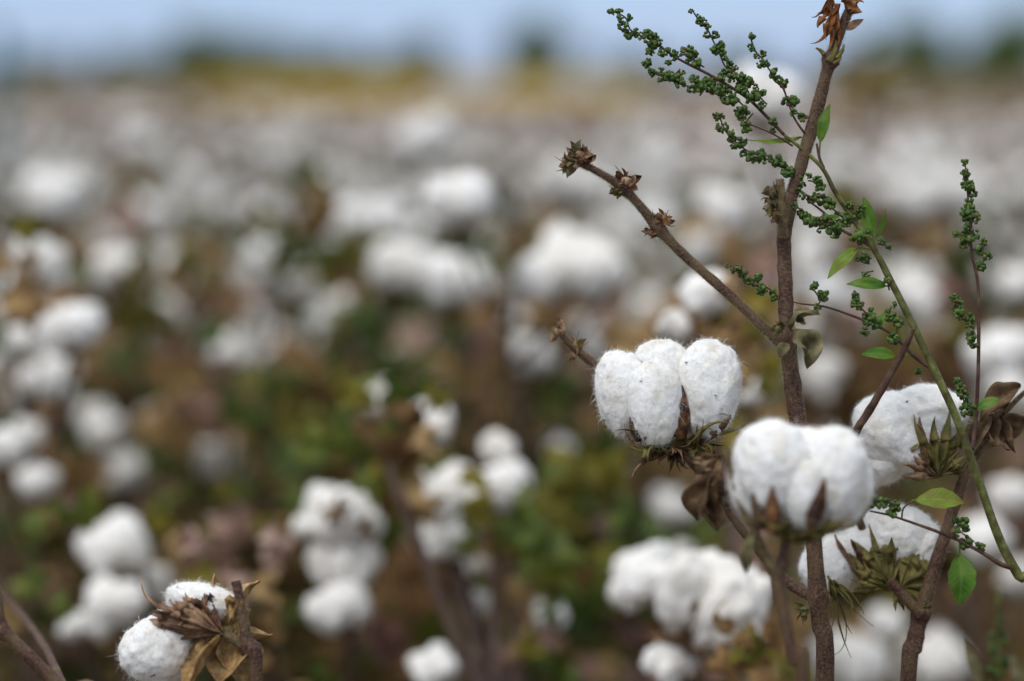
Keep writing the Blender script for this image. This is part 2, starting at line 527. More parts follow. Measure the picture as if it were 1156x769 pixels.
def crumpled(mb, c, size, mi=0, seed=0.0, n=16, axis=(0, 0, 1), fold=1.0):
    """a withered leaf shrunken into folds"""
    q = Vector((0, 0, 1)).rotation_difference(Vector(axis).normalized()).to_matrix()
    vs, fs, uv = [], [], []
    for i in range(n + 1):
        for j in range(n + 1):
            u, v = i / n * 2 - 1, j / n * 2 - 1
            rad = 1.0 - 0.35 * abs(noise.noise(Vector((u * 2 + seed, v * 2, 3.1))))
            p = Vector((u * rad * math.sqrt(max(0.05, 1 - v * v / 2)), v * rad * math.sqrt(max(0.05, 1 - u * u / 2)), 0))
            h = Vector((u * 1.7 + seed, v * 1.7, seed))
            p.z = 0.85 * fold * noise.noise(h) + 0.22 * fold * noise.noise(h * 2.3)
            p.x += 0.35 * fold * noise.noise(h * 1.5 + Vector((9, 0, 0)))
            p.y += 0.35 * fold * noise.noise(h * 1.5 + Vector((0, 9, 0)))
            vs.append((Vector(c) + q @ (p * size))[:]); uv.append((i / n, j / n))
    for i in range(n):
        for j in range(n):
            a = i * (n + 1) + j
            fs.append([a, a + 1, a + n + 2, a + n + 1])
    mb.add(vs, fs, mi, uv)


def empty(name, loc, parent=None, rot=None, label=None, cat=None, group=None, scale=None):
    o = bpy.data.objects.new(name, None)
    o.empty_display_size = 0.05
    col.objects.link(o)
    o.location = loc
    if rot is not None:
        o.rotation_mode = 'QUATERNION'
        o.rotation_quaternion = rot
    if scale:
        o.scale = (scale,) * 3
    if parent is not None:
        o.parent = parent
    if label:
        o['label'] = label
    if cat:
        o['category'] = cat
    if group:
        o['group'] = group
    return o


KIDS = {}


def children(o):
    return list(o.children)


def copy_tree(o, parent=None, kids=None):
    c = o.copy()
    col.objects.link(c)
    c.parent = parent
    for ch in kids[o] if kids else o.children:
        copy_tree(ch, c, kids)
    return c


# ------------------------------------------------------------------ world, sun, camera
SUN_EL, SUN_AZ = R(56), R(-142)     # veiled sun high behind the photographer's left shoulder
w = bpy.data.worlds.new('World')
scene.world = w
w.use_nodes = True
nt = w.node_tree
for n in list(nt.nodes):
    nt.nodes.remove(n)
wo = nt.nodes.new('ShaderNodeOutputWorld')
sky = nt.nodes.new('ShaderNodeTexSky')
sky.sky_type = 'NISHITA'
sky.sun_disc = False
sky.sun_elevation = SUN_EL
sky.sun_rotation = SUN_AZ
sky.air_density = 1.0
sky.dust_density = 0.6
sky.ozone_density = 1.5
b1 = nt.nodes.new('ShaderNodeBackground')
b1.inputs['Strength'].default_value = 0.05
nt.links.new(sky.outputs[0], b1.inputs['Color'])
# thin overcast: brighter towards the zenith
tcw = nt.nodes.new('ShaderNodeTexCoord')
sp = nt.nodes.new('ShaderNodeSeparateXYZ')
nt.links.new(tcw.outputs['Generated'], sp.inputs[0])
ow = ramp(nt, [(0.0, (0.15, 0.25, 0.47)), (0.06, (0.15, 0.25, 0.46)), (0.3, (0.40, 0.43, 0.46)), (1.0, (0.80, 0.80, 0.78))])
nt.links.new(sp.outputs['Z'], ow.inputs['Fac'])
b2 = nt.nodes.new('ShaderNodeBackground')
b2.inputs['Strength'].default_value = 1.3
nt.links.new(ow.outputs['Color'], b2.inputs['Color'])
ad = nt.nodes.new('ShaderNodeAddShader')
nt.links.new(b1.outputs[0], ad.inputs[0]); nt.links.new(b2.outputs[0], ad.inputs[1])
nt.links.new(ad.outputs[0], wo.inputs['Surface'])

sl = bpy.data.lights.new('sun', 'SUN')
sl.energy = 1.55
sl.angle = R(22)
sl.color = (1.0, 0.965, 0.92)
so = bpy.data.objects.new('sun', sl)
col.objects.link(so)
sd = Vector((math.sin(SUN_AZ) * math.cos(SUN_EL), math.cos(SUN_AZ) * math.cos(SUN_EL), math.sin(SUN_EL)))
so.rotation_euler = sd.to_track_quat('Z', 'Y').to_euler()
so.location = (0, 0, 30)

cd = bpy.data.cameras.new('camera')
cd.lens = LENS
cd.sensor_width = 36
cd.clip_start = 0.05
cd.clip_end = 5000
cd.dof.use_dof = True
cd.dof.focus_distance = FOCUS
cd.dof.aperture_fstop = 2.3
co = bpy.data.objects.new('camera', cd)
col.objects.link(co)
co.location = CAM
co.rotation_euler = (math.pi / 2 - PITCH, 0, 0)
scene.camera = co
scene.view_settings.view_transform = 'Standard'
scene.view_settings.look = 'None'
scene.view_settings.exposure = 0.0
scene.view_settings.gamma = 1.0
scene.render.resolution_x, scene.render.resolution_y = 1024, 681
scene.cycles.max_bounces = 7
scene.cycles.diffuse_bounces = 5
scene.cycles.transmission_bounces = 4
scene.cycles.caustics_reflective = False
scene.cycles.caustics_refractive = False
scene.cycles.use_denoising = True

# ------------------------------------------------------------------ ground
mb = MB()
N = 60
xs = np.concatenate([np.linspace(-3000, -40, 8), np.linspace(-30, 30, N), np.linspace(40, 3000, 8)])
ys = np.concatenate([np.linspace(-60, -1, 5), np.linspace(0, 60, N), np.linspace(80, 4000, 12)])
vs = []
for y in ys:
    for x in xs:
        z = 0.03 * noise.noise(Vector((x * 0.8, y * 0.8, 0))) - 0.03 if abs(x) < 35 and -2 < y < 62 else -0.03
        vs.append((x, y, z))
nx = len(xs)
fs = [[j * nx + i, j * nx + i + 1, (j + 1) * nx + i + 1, (j + 1) * nx + i] for j in range(len(ys) - 1) for i in range(nx - 1)]
mb.add(vs, fs)
g = mb.build('ground', 'soil')
g['kind'] = 'structure'


# ------------------------------------------------------------------ shared boll kits (for the plants out of focus)
def boll_kit(seed, sub=4, n=None):
    """lint mesh, bur mesh of one opened boll: base at the origin, axis +Z, about 7.5 cm across"""
    rd = random.Random(seed)
    lb, bb = MB(), MB()
    n = n or rd.choice((4, 4, 5))
    a0 = rd.random() * 6.28
    for k in range(n):
        a = a0 + k * 2 * math.pi / n + rd.uniform(-0.15, 0.15)
        r = 0.0175 + rd.uniform(-0.001, 0.002)
        rot = Matrix.Rotation(a, 3, 'Z') @ Matrix.Rotation(rd.uniform(0.1, 0.4), 3, 'Y')
        lobe(lb, (r * math.cos(a), r * math.sin(a), 0.034 + rd.uniform(-0.004, 0.004)), (0.0195 * rd.uniform(.85, 1.1), 0.0185 * rd.uniform(.85, 1.1), 0.0265 * rd.uniform(.8, 1.12)), rot, sub, 0.19, seed=seed + k)
    lobe(lb, (rd.uniform(-.006, .006), rd.uniform(-.006, .006), 0.040), (0.021, 0.021, 0.023), None, sub, 0.12, seed=seed + 9)
    for k in range(rd.choice((0, 1, 1, 2))):   # strands hanging out
        a = rd.random() * 6.28
        ln = rd.uniform(0.009, 0.015)
        lobe(lb, (0.028 * math.cos(a), 0.028 * math.sin(a), rd.uniform(0.012, 0.032)), (0.011, 0.010, ln),
             Matrix.Rotation(a, 3, 'Z') @ Matrix.Rotation(rd.uniform(-.7, .5), 3, 'Y'), sub - 1, 0.3, seed=seed + 20 + k)
    for k in range(n):
        carpel(bb, (0, 0, 0.001), a0 + (k + 0.5) * 2 * math.pi / n, 0.046 * rd.uniform(0.8, 1.1), 0.0125, 0.95, -0.75, nu=7, nv=5, seed=k)
    for k in range(3):
        a = a0 + k * 2.1
        bract(bb, (0, 0, 0), (math.cos(a), math.sin(a), 0.35), (-math.cos(a) * .4, -math.sin(a) * .4, 1), 0.042, 6, 0.9, 0.5, rd.uniform(0.0, 0.6), mi=0,
              seed=seed + k, ju=6, tooth_px=4)
    return lb, bb


KIT = []
for s in range(6):
    lb, bb = boll_kit(40 + s * 3)
    lm = lb.build('lint', 'lint_far'); bm_ = bb.build('bur', 'bur_far')
    lo, bo = boll_kit(40 + s * 3, sub=3)
    both = MB()
    for q in zip(lo.v, lo.uv):
        pass
    both.add(lo.verts(), lo.f, 0)
    both.add(bo.verts(), bo.f, 1)
    jm = both.build('boll', ['lint_far', 'bur_far'])
    KIT.append((lm.data, bm_.data, jm.data))
    for o in (lm, bm_, jm):
        bpy.data.objects.remove(o)


def put_boll(parent, loc, axis, scale, kit, detailed=True, spin=None):
    q = Vector((0, 0, 1)).rotation_difference(Vector(axis).normalized()) @ Quaternion((0, 0, 1), random.random() * 6.28 if spin is None else spin)
    if detailed:
        e = empty('boll', loc, parent, q, scale=scale)
        for nm, me in zip(('lint', 'bur'), KIT[kit][:2]):
            o = bpy.data.objects.new(nm, me); col.objects.link(o); o.parent = e
        return e
    o = bpy.data.objects.new('boll', KIT[kit][2]); col.objects.link(o)
    o.location = loc; o.rotation_mode = 'QUATERNION'; o.rotation_quaternion = q; o.scale = (scale,) * 3
    o.parent = parent
    return o


def rleaf(mb, p, size, rd, mi, drop=0.5, hi=False):
    a = rd.random() * 6.28
    f = Vector((math.cos(a), math.sin(a), rd.uniform(-0.9, 0.3)))
    n = Vector((rd.uniform(-.6, .6), rd.uniform(-.6, .6), 1))
    palmate(mb, p, f, n, size, mi, rd.random() * 50, rd.uniform(0, 0.9), rd.uniform(0.2, 0.5), nr=5 if hi else 4, na=30 if hi else 20)


FOL = ['leaf_green', 'leaf_olive', 'leaf_brown']
DRY = ['leaf_brown', 'leaf_pink', 'leaf_gold']


# a cotton plant whose bolls hang where they are asked for
def plant_to(label, base, top, bolls, d_ground=None, leaves=26, dry=22, green=0.5, group='cotton plants standing close behind the sharp ones',
             spread=0.17, seed=1, leaf_at=(), topleaf=True, stem_r=0.006, zlo=0.25):
    rd = random.Random(seed)
    base = Vector(base); top = Vector(top)
    root = empty('cotton_plant', base, label=label, cat='cotton plant', group=group)
    sm = MB()
    pts = []
    for k in range(8):
        t = k / 7
        p = base.lerp(top, t)
        j = 0.012 * math.sin(k * 2.4 + seed) if 0 < k < 7 else 0
        pts.append((p + Vector((j, j * 0.7 * math.cos(k), 0)), stem_r * (1.15 - 0.75 * t)))
    P, rr = spline(pts, 4)
    tube(sm, P, rr, 7)

    def on_stem(z):
        return min(P, key=lambda p: abs(p.z - z))
    for (bp, sc, ax) in bolls:
        bp = Vector(bp)
        s = on_stem(max(base.z + 0.1, bp.z - 0.05 - 0.35 * (bp - Vector((base.x, base.y, bp.z))).length))
        midp = s.lerp(bp, 0.55) + Vector((0, 0, -0.015))
        Q, qr = spline([(s, stem_r * 0.6), (midp, stem_r * 0.45), (bp, stem_r * 0.42)], 5)
        tube(sm, Q, qr, 6)
        e = put_boll(root, bp - base, ax, sc, rd.randrange(6))
    sm.build('stem', 'stem_far', root, origin=base)
    fm, dm = MB(), MB()
    H = top.z - base.z
    for k in range(int(leaves * 1.5)):
        z = base.z + H * rd.uniform(zlo, 1.0 if topleaf else 0.85)
        s = on_stem(z)
        a = rd.random() * 6.28; r = spread * rd.uniform(0.15, 1.0)
        p = s + Vector((math.cos(a) * r, math.sin(a) * r * 0.6 + 0.16 * (z - base.z) / H + 0.06, rd.uniform(-0.05, 0.02)))
        rleaf(fm, p, rd.uniform(0.025, 0.055), rd, 0 if rd.random() < green else (1 if rd.random() < 0.6 else 2))
    for k in range(int(dry * 1.6)):
        z = base.z + H * rd.uniform(zlo, 0.97)
        s = on_stem(z)
        a = rd.random() * 6.28; r = spread * rd.uniform(0.05, 1.0)
        p = s + Vector((math.cos(a) * r, math.sin(a) * r * 0.6 + 0.16 * (z - base.z) / H + 0.06, rd.uniform(-0.05, 0.02)))
        if rd.random() < 0.5:
            crumpled(dm, p, rd.uniform(0.015, 0.035), 0 if rd.random() < 0.7 else 1, rd.random() * 40, 7, (rd.uniform(-1, 1), rd.uniform(-1, 1), 0.6))
        else:
            rleaf(dm, p, rd.uniform(0.025, 0.045), rd, 0 if rd.random() < 0.85 else 1)
    for (p, sz, mi, seedk) in leaf_at:
        r2 = random.Random(seedk)
        for q in range(4):
            m2 = mi if q < 3 else r2.choice((0, 1, 2, 3))
            mbx, m_ = (fm, m2) if m2 < 3 else (dm, m2 - 3)
            f = Vector((r2.uniform(-1, 1), r2.uniform(-.6, .6), r2.uniform(-1, .3)))
            s2 = sz * r2.uniform(0.35, 0.75)
            c = Vector(p) + Vector((r2.uniform(-.7, .7), r2.uniform(-.5, .5), r2.uniform(-.6, .6))) * sz
            palmate(mbx, c - f.normalized() * s2 * 0.5, f, Vector((r2.uniform(-.9, .9), -1, r2.uniform(.0, 1.2))), s2, m_, seedk + q * 3.3, r2.uniform(.2, .9), .25 if m_ == 0 and m2 < 3 else .6, nr=7, na=34, sharp=r2.uniform(.4, .9))
    if fm.n:
        fm.build('foliage', FOL, root, origin=base)
    if dm.n:
        dm.build('dry_foliage', DRY, root, origin=base)
    return root


def B(x, y, wd, d, seed=0, h=None):
    """a boll seen wd pixels wide around x, y"""
    rd = random.Random(int(x * 7 + y * 13 + seed))
    sc = wd * d / FPX / 0.081
    ax = Vector((rd.uniform(-.45, .45), rd.uniform(-.6, .15), 1)).normalized()
    return (at(x, y, d) - ax * 0.034 * sc, sc, ax)


def G(x, d):
    p = at(x, 400, d)
    return Vector((p.x, p.y, 0))


# near-background plants, matched to what shows behind the sharp ones
plant_to('blurred cotton plant bearing the large white bolls just behind the bare bud-tipped branch', G(585, 2.25), at(590, 262, 2.25),
         [B(518, 230, 98, 2.15), B(618, 312, 84, 2.2), B(668, 308, 92, 2.2), B(645, 285, 84, 2.25), B(600, 402, 54, 2.3), B(680, 392, 50, 2.3)],
         seed=3, leaves=26, dry=18, green=0.6, leaf_at=[(at(560, 420, 2.5), .04, 2, 4), (at(640, 440, 2.4), .05, 0, 8)])
plant_to('blurred cotton plant with two white bolls side by side beside a green leafy spray', G(430, 2.45), at(400, 255, 2.45),
         [B(452, 303, 82, 2.4), B(515, 318, 86, 2.35), B(392, 362, 74, 2.5), B(430, 450, 44, 2.4), B(400, 245, 50, 2.7)],
         seed=5, leaves=40, dry=14, green=0.6,
         leaf_at=[(at(345, 250, 2.4), .055, 1, 1), (at(372, 290, 2.4), .06, 1, 2), (at(395, 330, 2.4), .055, 0, 3), (at(350, 280, 2.45), .05, 1, 5),
                  (at(425, 400, 2.4), .05, 0, 6), (at(330, 240, 2.5), .05, 1, 7), (at(280, 430, 2.3), .06, 0, 9), (at(300, 455, 2.3), .06, 0, 10)])
plant_to('blurred cotton plant at the edge carrying a tall column of white bolls', G(45, 2.1), at(20, 270, 2.1),
         [B(45, 292, 72, 2.1), B(80, 372, 80, 2.05), B(28, 385, 50, 2.1), B(40, 430, 48, 2.1), B(66, 440, 42, 2.15), B(5, 505, 60, 2.0), B(42, 545, 52, 2.1), B(32, 490, 44, 2.1)],
         seed=8, leaves=18, dry=22, green=0.4, leaf_at=[(at(8, 315, 1.9), .05, 3, 3), (at(15, 300, 1.95), .04, 3, 5)])
plant_to('blurred cotton plant with a row of small bolls under a rusty leaf', G(165, 2.6), at(150, 262, 2.6),
         [B(137, 305, 68, 2.55), B(60, 222, 78, 2.7), B(120, 488, 56, 2.5), B(142, 533, 60, 2.5), B(175, 476, 46, 2.6), B(105, 470, 44, 2.6)],
         seed=11, leaves=22, dry=26, green=0.35, leaf_at=[(at(190, 300, 2.4), .05, 3, 2), (at(205, 320, 2.5), .05, 4, 6), (at(180, 370, 2.4), .06, 1, 8), (at(225, 430, 2.4), .06, 4, 3), (at(220, 470, 2.4), .06, 3, 9)])
plant_to('blurred cotton plant with a slanting string of grey-white bolls', G(300, 2.9), at(290, 248, 2.9),
         [B(312, 285, 66, 2.8), B(343, 318, 66, 2.8), B(378, 352, 66, 2.8), B(258, 398, 54, 2.7), B(240, 520, 60, 2.5), B(305, 402, 34, 2.8)],
         seed=13, leaves=24, dry=26, green=0.4)
plant_to('low cotton plant with two fat bolls above the frayed dry boll', G(150, 1.95), at(160, 560, 1.95),
         [B(132, 618, 92, 1.95), B(128, 684, 84, 1.9), B(165, 660, 60, 2.0), B(86, 708, 44, 1.9)], seed=17, leaves=22, dry=14, green=0.7,
         leaf_at=[(at(215, 625, 1.8), .05, 1, 3), (at(260, 655, 1.75), .05, 4, 4), (at(60, 640, 1.8), .06, 0, 7), (at(285, 640, 1.8), .04, 4, 9)])
plant_to('low cotton plant with white bolls stacked three high', G(385, 2.0), at(395, 545, 2.0),
         [B(388, 585, 100, 1.86), B(388, 638, 88, 1.86), B(383, 686, 76, 1.84), B(345, 596, 36, 1.85)], seed=19, leaves=20, dry=20, green=0.6,
         leaf_at=[(at(330, 490, 2.1), .05, 0, 2), (at(320, 540, 2.1), .05, 0, 5), (at(290, 590, 2.1), .05, 1, 4), (at(450, 670, 2.1), .05, 3, 9), (at(330, 750, 1.8), .04, 3, 11)])
_t, _b = at(428, 500, 1.75), at(545, 775, 1.75)
LEAN = _t + (_b - _t) * (_t.z / (_t.z - _b.z))
plant_to('cotton plant with a leaning purple-brown stem and a dark leafy top', LEAN, at(428, 500, 1.75),
         [B(505, 562, 92, 1.88), B(510, 604, 78, 1.88), B(572, 550, 78, 1.88), B(562, 506, 48, 1.9), B(487, 480, 58, 1.95)], seed=23, leaves=5, dry=5, zlo=0.5, stem_r=0.0085,
         leaf_at=[(at(430, 505, 1.78), .06, 0, 1), (at(412, 535, 1.78), .05, 0, 2), (at(425, 475, 1.78), .05, 0, 21), (at(450, 525, 1.78), .05, 2, 3), (at(440, 490, 1.75), .05, 1, 4),
                  (at(600, 612, 1.8), .055, 0, 6), (at(622, 622, 1.82), .05, 0, 8), (at(590, 640, 1.84), .045, 0, 12), (at(405, 560, 1.8), .05, 3, 7)])
plant_to('small cotton plant low down between the stacked bolls and the big round boll', G(600, 1.85), at(600, 640, 1.9),
         [B(540, 682, 42, 1.9), B(620, 697, 48, 1.85), B(490, 755, 60, 1.8), B(535, 640, 34, 1.95)], seed=29, leaves=24, dry=12, green=0.75,
         leaf_at=[(at(575, 735, 1.8), .035, 4, 2), (at(660, 600, 1.9), .06, 1, 5), (at(690, 640, 1.9), .06, 0, 6), (at(640, 730, 1.8), .05, 0, 7), (at(600, 690, 1.95), .04, 3, 8)])
plant_to('cotton plant with a big half-blurred boll and brown bur beneath the sharp boll', G(800, 1.78), at(775, 660, 1.76),
         [B(800, 680, 150, 1.62), B(730, 650, 84, 1.75), B(708, 672, 52, 1.75), B(757, 748, 66, 1.64)], seed=31, leaves=8, dry=26, green=0.5, spread=0.12, topleaf=False, zlo=0.35,
         leaf_at=[(at(820, 742, 1.53), .04, 3, 2), (at(845, 735, 1.53), .035, 3, 3), (at(700, 590, 1.9), .06, 0, 6), (at(650, 560, 2.0), .06, 1, 7)])
plant_to('blurred cotton plant with one boll half hidden by the sharp boll', G(740, 2.3), at(720, 540, 2.3),
         [B(757, 572, 54, 2.3), B(690, 520, 44, 2.4), B(630, 505, 34, 2.4), B(760, 630, 50, 2.2)], seed=37, leaves=34, dry=20, green=0.55)
plant_to('blurred cotton plant with a pair of bolls and brown burs above the sharp boll', G(830, 1.75), at(830, 320, 1.75),
         [B(800, 333, 74, 1.72), B(764, 368, 46, 1.7), B(850, 440, 46, 1.9)], seed=41, leaves=8, dry=26, green=0.3, spread=0.10, topleaf=False, zlo=0.5,
         leaf_at=[(at(835, 375, 1.7), .035, 3, 2), (at(815, 395, 1.7), .035, 3, 3), (at(850, 390, 1.75), .04, 1, 5), (at(840, 360, 1.7), .03, 3, 8)])
plant_to('tall blurred cotton plant whose top boll shows white behind the upper stem', G(870, 2.2), at(872, 150, 2.2),
         [B(865, 112, 92, 2.2), B(818, 238, 70, 2.6), B(740, 242, 52, 2.8), B(935, 330, 60, 2.3), B(925, 425, 66, 2.3)], seed=43, leaves=16, dry=22, green=0.3, topleaf=False)
plant_to('blurred cotton plant with white bolls at the far edge beside the upright seed spike', G(1110, 2.2), at(1100, 310, 2.2),
         [B(1132, 400, 84, 2.15), B(1150, 322, 52, 2.3), B(1142, 445, 58, 2.1), B(1040, 340, 44, 2.5)], seed=47, leaves=12, dry=26, green=0.3,
         leaf_at=[(at(1060, 380, 2.2), .05, 3, 2), (at(1050, 300, 2.3), .05, 4, 3), (at(940, 270, 2.3), .05, 3, 5), (at(1045, 400, 2.2), .05, 3, 6)])
plant_to('blurred cotton plant with pale bolls low behind the olive spiky bur', G(1040, 2.15), at(1060, 560, 2.15),
         [B(958, 750, 96, 2.1), B(1052, 746, 84, 2.15), B(1112, 608, 66, 2.1), B(1142, 560, 58, 2.1), B(1150, 650, 50, 2.2), B(1000, 705, 54, 2.1)],
         seed=53, leaves=12, dry=16, green=0.5, topleaf=False)
plant_to('tall cotton plant with golden withered leaves against the sky beside the upper stem', G(975, 4.2), at(975, 92, 4.2),
         [B(930, 250, 40, 4.1), B(1010, 215, 44, 4.1), B(960, 190, 38, 4.2)], seed=59, leaves=20, dry=26, green=0.2, topleaf=False,
         leaf_at=[(at(975, 80, 4.2), .06, 5, 2), (at(965, 98, 4.2), .06, 5, 3), (at(988, 100, 4.2), .06, 5, 5), (at(978, 112, 4.2), .06, 5, 6), (at(972, 70, 4.2), .05, 5, 7)])


# low leafy plants with no open bolls, filling the gaps between the others
rdl = random.Random(91)
for (x, d) in ((40, 2.3), (110, 2.55), (215, 2.3), (255, 2.7), (320, 2.4), (395, 2.75), (455, 2.35), (540, 2.5), (600, 2.3), (655, 2.6), (700, 2.35), (770, 2.7), (860, 2.6), (985, 2.6), (1080, 2.7)):
    b_ = G(x, d)
    h_ = rdl.uniform(0.60, 0.74)
    plant_to('low blurred leafy cotton plant without open bolls between the boll-bearing plants', b_, b_ + Vector((rdl.uniform(-.05, .05), .03, h_)), [],
             leaves=46, dry=22, green=0.5, group='low leafy plants filling the gaps', spread=0.22, seed=int(x), zlo=0.3)


# ------------------------------------------------------------------ the field: prototypes copied into jittered rows
def make_field_plant(seed, H):
    rd = random.Random(seed)
    root = empty('cotton_plant', (0, 0, 0))
    sm, fm, dm = MB(), MB(), MB()
    pts = [(Vector((0.015 * math.sin(k * 2.2 + seed), 0.015 * math.cos(k * 1.7), H * k / 6)), 0.008 * (1.1 - 0.8 * k / 6)) for k in range(7)]
    P, rr = spline(pts, 3)
    tube(sm, P, rr, 5)
    nb = 9
    for k in range(nb):
        t = (k + 0.5) / nb
        z = H * (0.36 + 0.62 * t)
        a = k * 2.4 + seed
        L = (0.05 + 0.19 * (1 - t) ** 0.7) * rd.uniform(0.7, 1.2)
        s = min(P, key=lambda p: abs(p.z - z))
        e = s + Vector((math.cos(a) * L, math.sin(a) * L, L * 0.30))
        Q, qr = spline([(s, 0.0035), (s.lerp(e, 0.5) + Vector((0, 0, -0.01)), 0.003), (e, 0.0026)], 3)
        tube(sm, Q, qr, 4)
        ax = Vector((math.cos(a) * 0.6, math.sin(a) * 0.6, 1)) + Vector((rd.uniform(-.4, .4), rd.uniform(-.4, .4), 0))
        put_boll(root, e, ax, rd.uniform(0.65, 1.0), rd.randrange(6), detailed=False)
        for q in range(4):
            p = s.lerp(e, rd.uniform(0.2, 1.0)) + Vector((rd.uniform(-.05, .05), rd.uniform(-.05, .05), rd.uniform(-.07, 0.0)))
            if rd.random() < 0.6:
                rleaf(fm, p, rd.uniform(0.04, 0.075), rd, rd.choice((0, 0, 1, 1, 2)))
            else:
                crumpled(dm, p, rd.uniform(0.018, 0.036), rd.choice((0, 0, 0, 1)), rd.random() * 40, 6, (rd.uniform(-1, 1), rd.uniform(-1, 1), .6))
    for k in range(22):
        a = rd.random() * 6.28; r = rd.uniform(0.03, 0.26); z = H * rd.uniform(0.15, 0.8)
        rleaf(fm if k % 2 else dm, Vector((math.cos(a) * r, math.sin(a) * r, z)), rd.uniform(0.04, 0.08), rd, rd.choice((0, 1, 2)) if k % 2 else rd.choice((0, 0, 1)))
    sm.build('stem', 'stem_far', root)
    fm.build('foliage', FOL, root)
    dm.build('dry_foliage', DRY, root)
    return root


protos = [make_field_plant(61 + i * 5, h) for i, h in enumerate((0.72, 0.78, 0.84, 0.75, 0.87))]
bpy.context.view_layer.update()
KIDM = {}
for p_ in protos:
    KIDM[p_] = list(p_.children)
    for c_ in p_.children:
        KIDM[c_] = []
spots = []
rd = random.Random(4)
row = 0
y = 2.95
while y < 13.5:
    half = y * (0.5 * PW / FPX) + 0.25
    stepx = 0.30 + 0.02 * y
    x = -half + rd.uniform(0, stepx)
    while x < half:
        spots.append((x + rd.uniform(-.08, .08), y + rd.uniform(-.12, .12)))
        x += stepx
    y += 0.42 + 0.022 * y
used = set()
for (x, y) in spots:
    i = rd.randrange(len(protos))
    if i not in used:
        used.add(i); o = protos[i]
    else:
        o = copy_tree(protos[i], None, KIDM)
    s = rd.uniform(0.92, 1.06) * (1.0 if y < 6 else 0.93)
    o.location = (x, y, -0.02)
    o.rotation_euler = (rd.uniform(-.06, .06), rd.uniform(-.06, .06), rd.random() * 6.28)
    o.scale = (s, s, s)
    o['category'] = 'cotton plant'
    if y < 5:
        o['label'] = 'soft blurred cotton plant in the field behind the nearest rows'
        o['group'] = 'blurred cotton plants in the middle rows'
    elif y < 9:
        o['label'] = 'strongly blurred small cotton plant in the middle of the field'
        o['group'] = 'small blurred cotton plants half way up the field'
    else:
        o['label'] = 'tiny blurred cotton plant among the far pale rows'
        o['group'] = 'tiny cotton plants in the far rows'
for i, p_ in enumerate(protos):
    if i not in used:
        for c_ in KIDM[p_]:
            bpy.data.objects.remove(c_)
        bpy.data.objects.remove(p_)
print('field plants', len(spots))


# the rest of the field: too many plants to tell apart
def far_field():
    vs, fs, ms = [], [], []
    n0 = 0
    V, F = ico(1)

    def scatter(count, y0, y1, k):
        yy = np.sqrt(rng.uniform(y0 ** 2, y1 ** 2, count))
        xx = yy * rng.uniform(-0.26, 0.26, count)
        return xx, yy
    for (cnt, y0, y1, s) in ((6500, 13.3, 23, 0.85),):
        xx, yy = scatter(cnt, y0, y1, s)
        zz = 0.77 - rng.gamma(1.5, 0.07, cnt) + 0.04 * np.sin(xx * 3.1) * np.sin(yy * 1.3)
        sc = rng.uniform(0.028, 0.044, cnt) * s
        P = V[None] * (sc[:, None, None] * rng.uniform(0.75, 1.15, (cnt, 12, 1)) * np.array([1, 1, 0.85])) + np.stack([xx, yy, zz], 1)[:, None]
        vs.append(P.reshape(-1, 3))
        f = (F[None] + (np.arange(cnt) * 12)[:, None, None] + n0).reshape(-1, 3)
        fs.append(f); ms.append(np.zeros(len(f), int)); n0 += cnt * 12
    for (cnt, y0, y1, s) in ((12000, 13.3, 23, 1.0),):
        xx, yy = scatter(cnt, y0, y1, s)
        zz = 0.78 - rng.gamma(1.6, 0.08, cnt) + 0.04 * np.sin(xx * 3.1) * np.sin(yy * 1.3)
        c = np.stack([xx, yy, zz], 1)[:, None]
        tri = rng.normal(size=(cnt, 3, 3)) * 0.045 * s
        vs.append((c + tri).reshape(-1, 3))
        f = (np.array([[0, 1, 2]])[None] + (np.arange(cnt) * 3)[:, None, None] + n0).reshape(-1, 3)
        fs.append(f); ms.append(rng.choice([1, 2, 2, 2, 3], cnt)); n0 += cnt * 3
    # lower canopy below the bolls
    gx, gy = 60, 80
    yy = np.linspace(13.3, 24, gy)
    G_ = np.array([[(u * y_ * 0.30, y_, 0.54 + 0.06 * noise.noise(Vector((u * y_ * 2, y_, 0)))) for u in np.linspace(-1, 1, gx)] for y_ in yy]).reshape(-1, 3)
    f = np.array([[j * gx + i, j * gx + i + 1, (j + 1) * gx + i + 1, (j + 1) * gx + i] for j in range(gy - 1) for i in range(gx - 1)]) + n0
    fl = [a.tolist() for a in fs]
    faces = [q for a in fl for q in a] + f.tolist()
    mi = np.concatenate(ms + [np.full(len(f), 2)])
    me = bpy.data.meshes.new('cotton_field')
    me.from_pydata(np.concatenate(vs + [G_]).tolist(), [], faces)
    for m in ('lint_far', 'leaf_brown', 'leaf_pink', 'leaf_olive'):
        me.materials.append(M[m])
    me.polygons.foreach_set('material_index', mi.astype(np.int32))
    o = bpy.data.objects.new('cotton_field', me)
    col.objects.link(o)
    o['kind'] = 'stuff'
    o['label'] = 'far mass of cotton plants with white bolls reaching to the horizon'
    o['category'] = 'cotton field'


far_field()

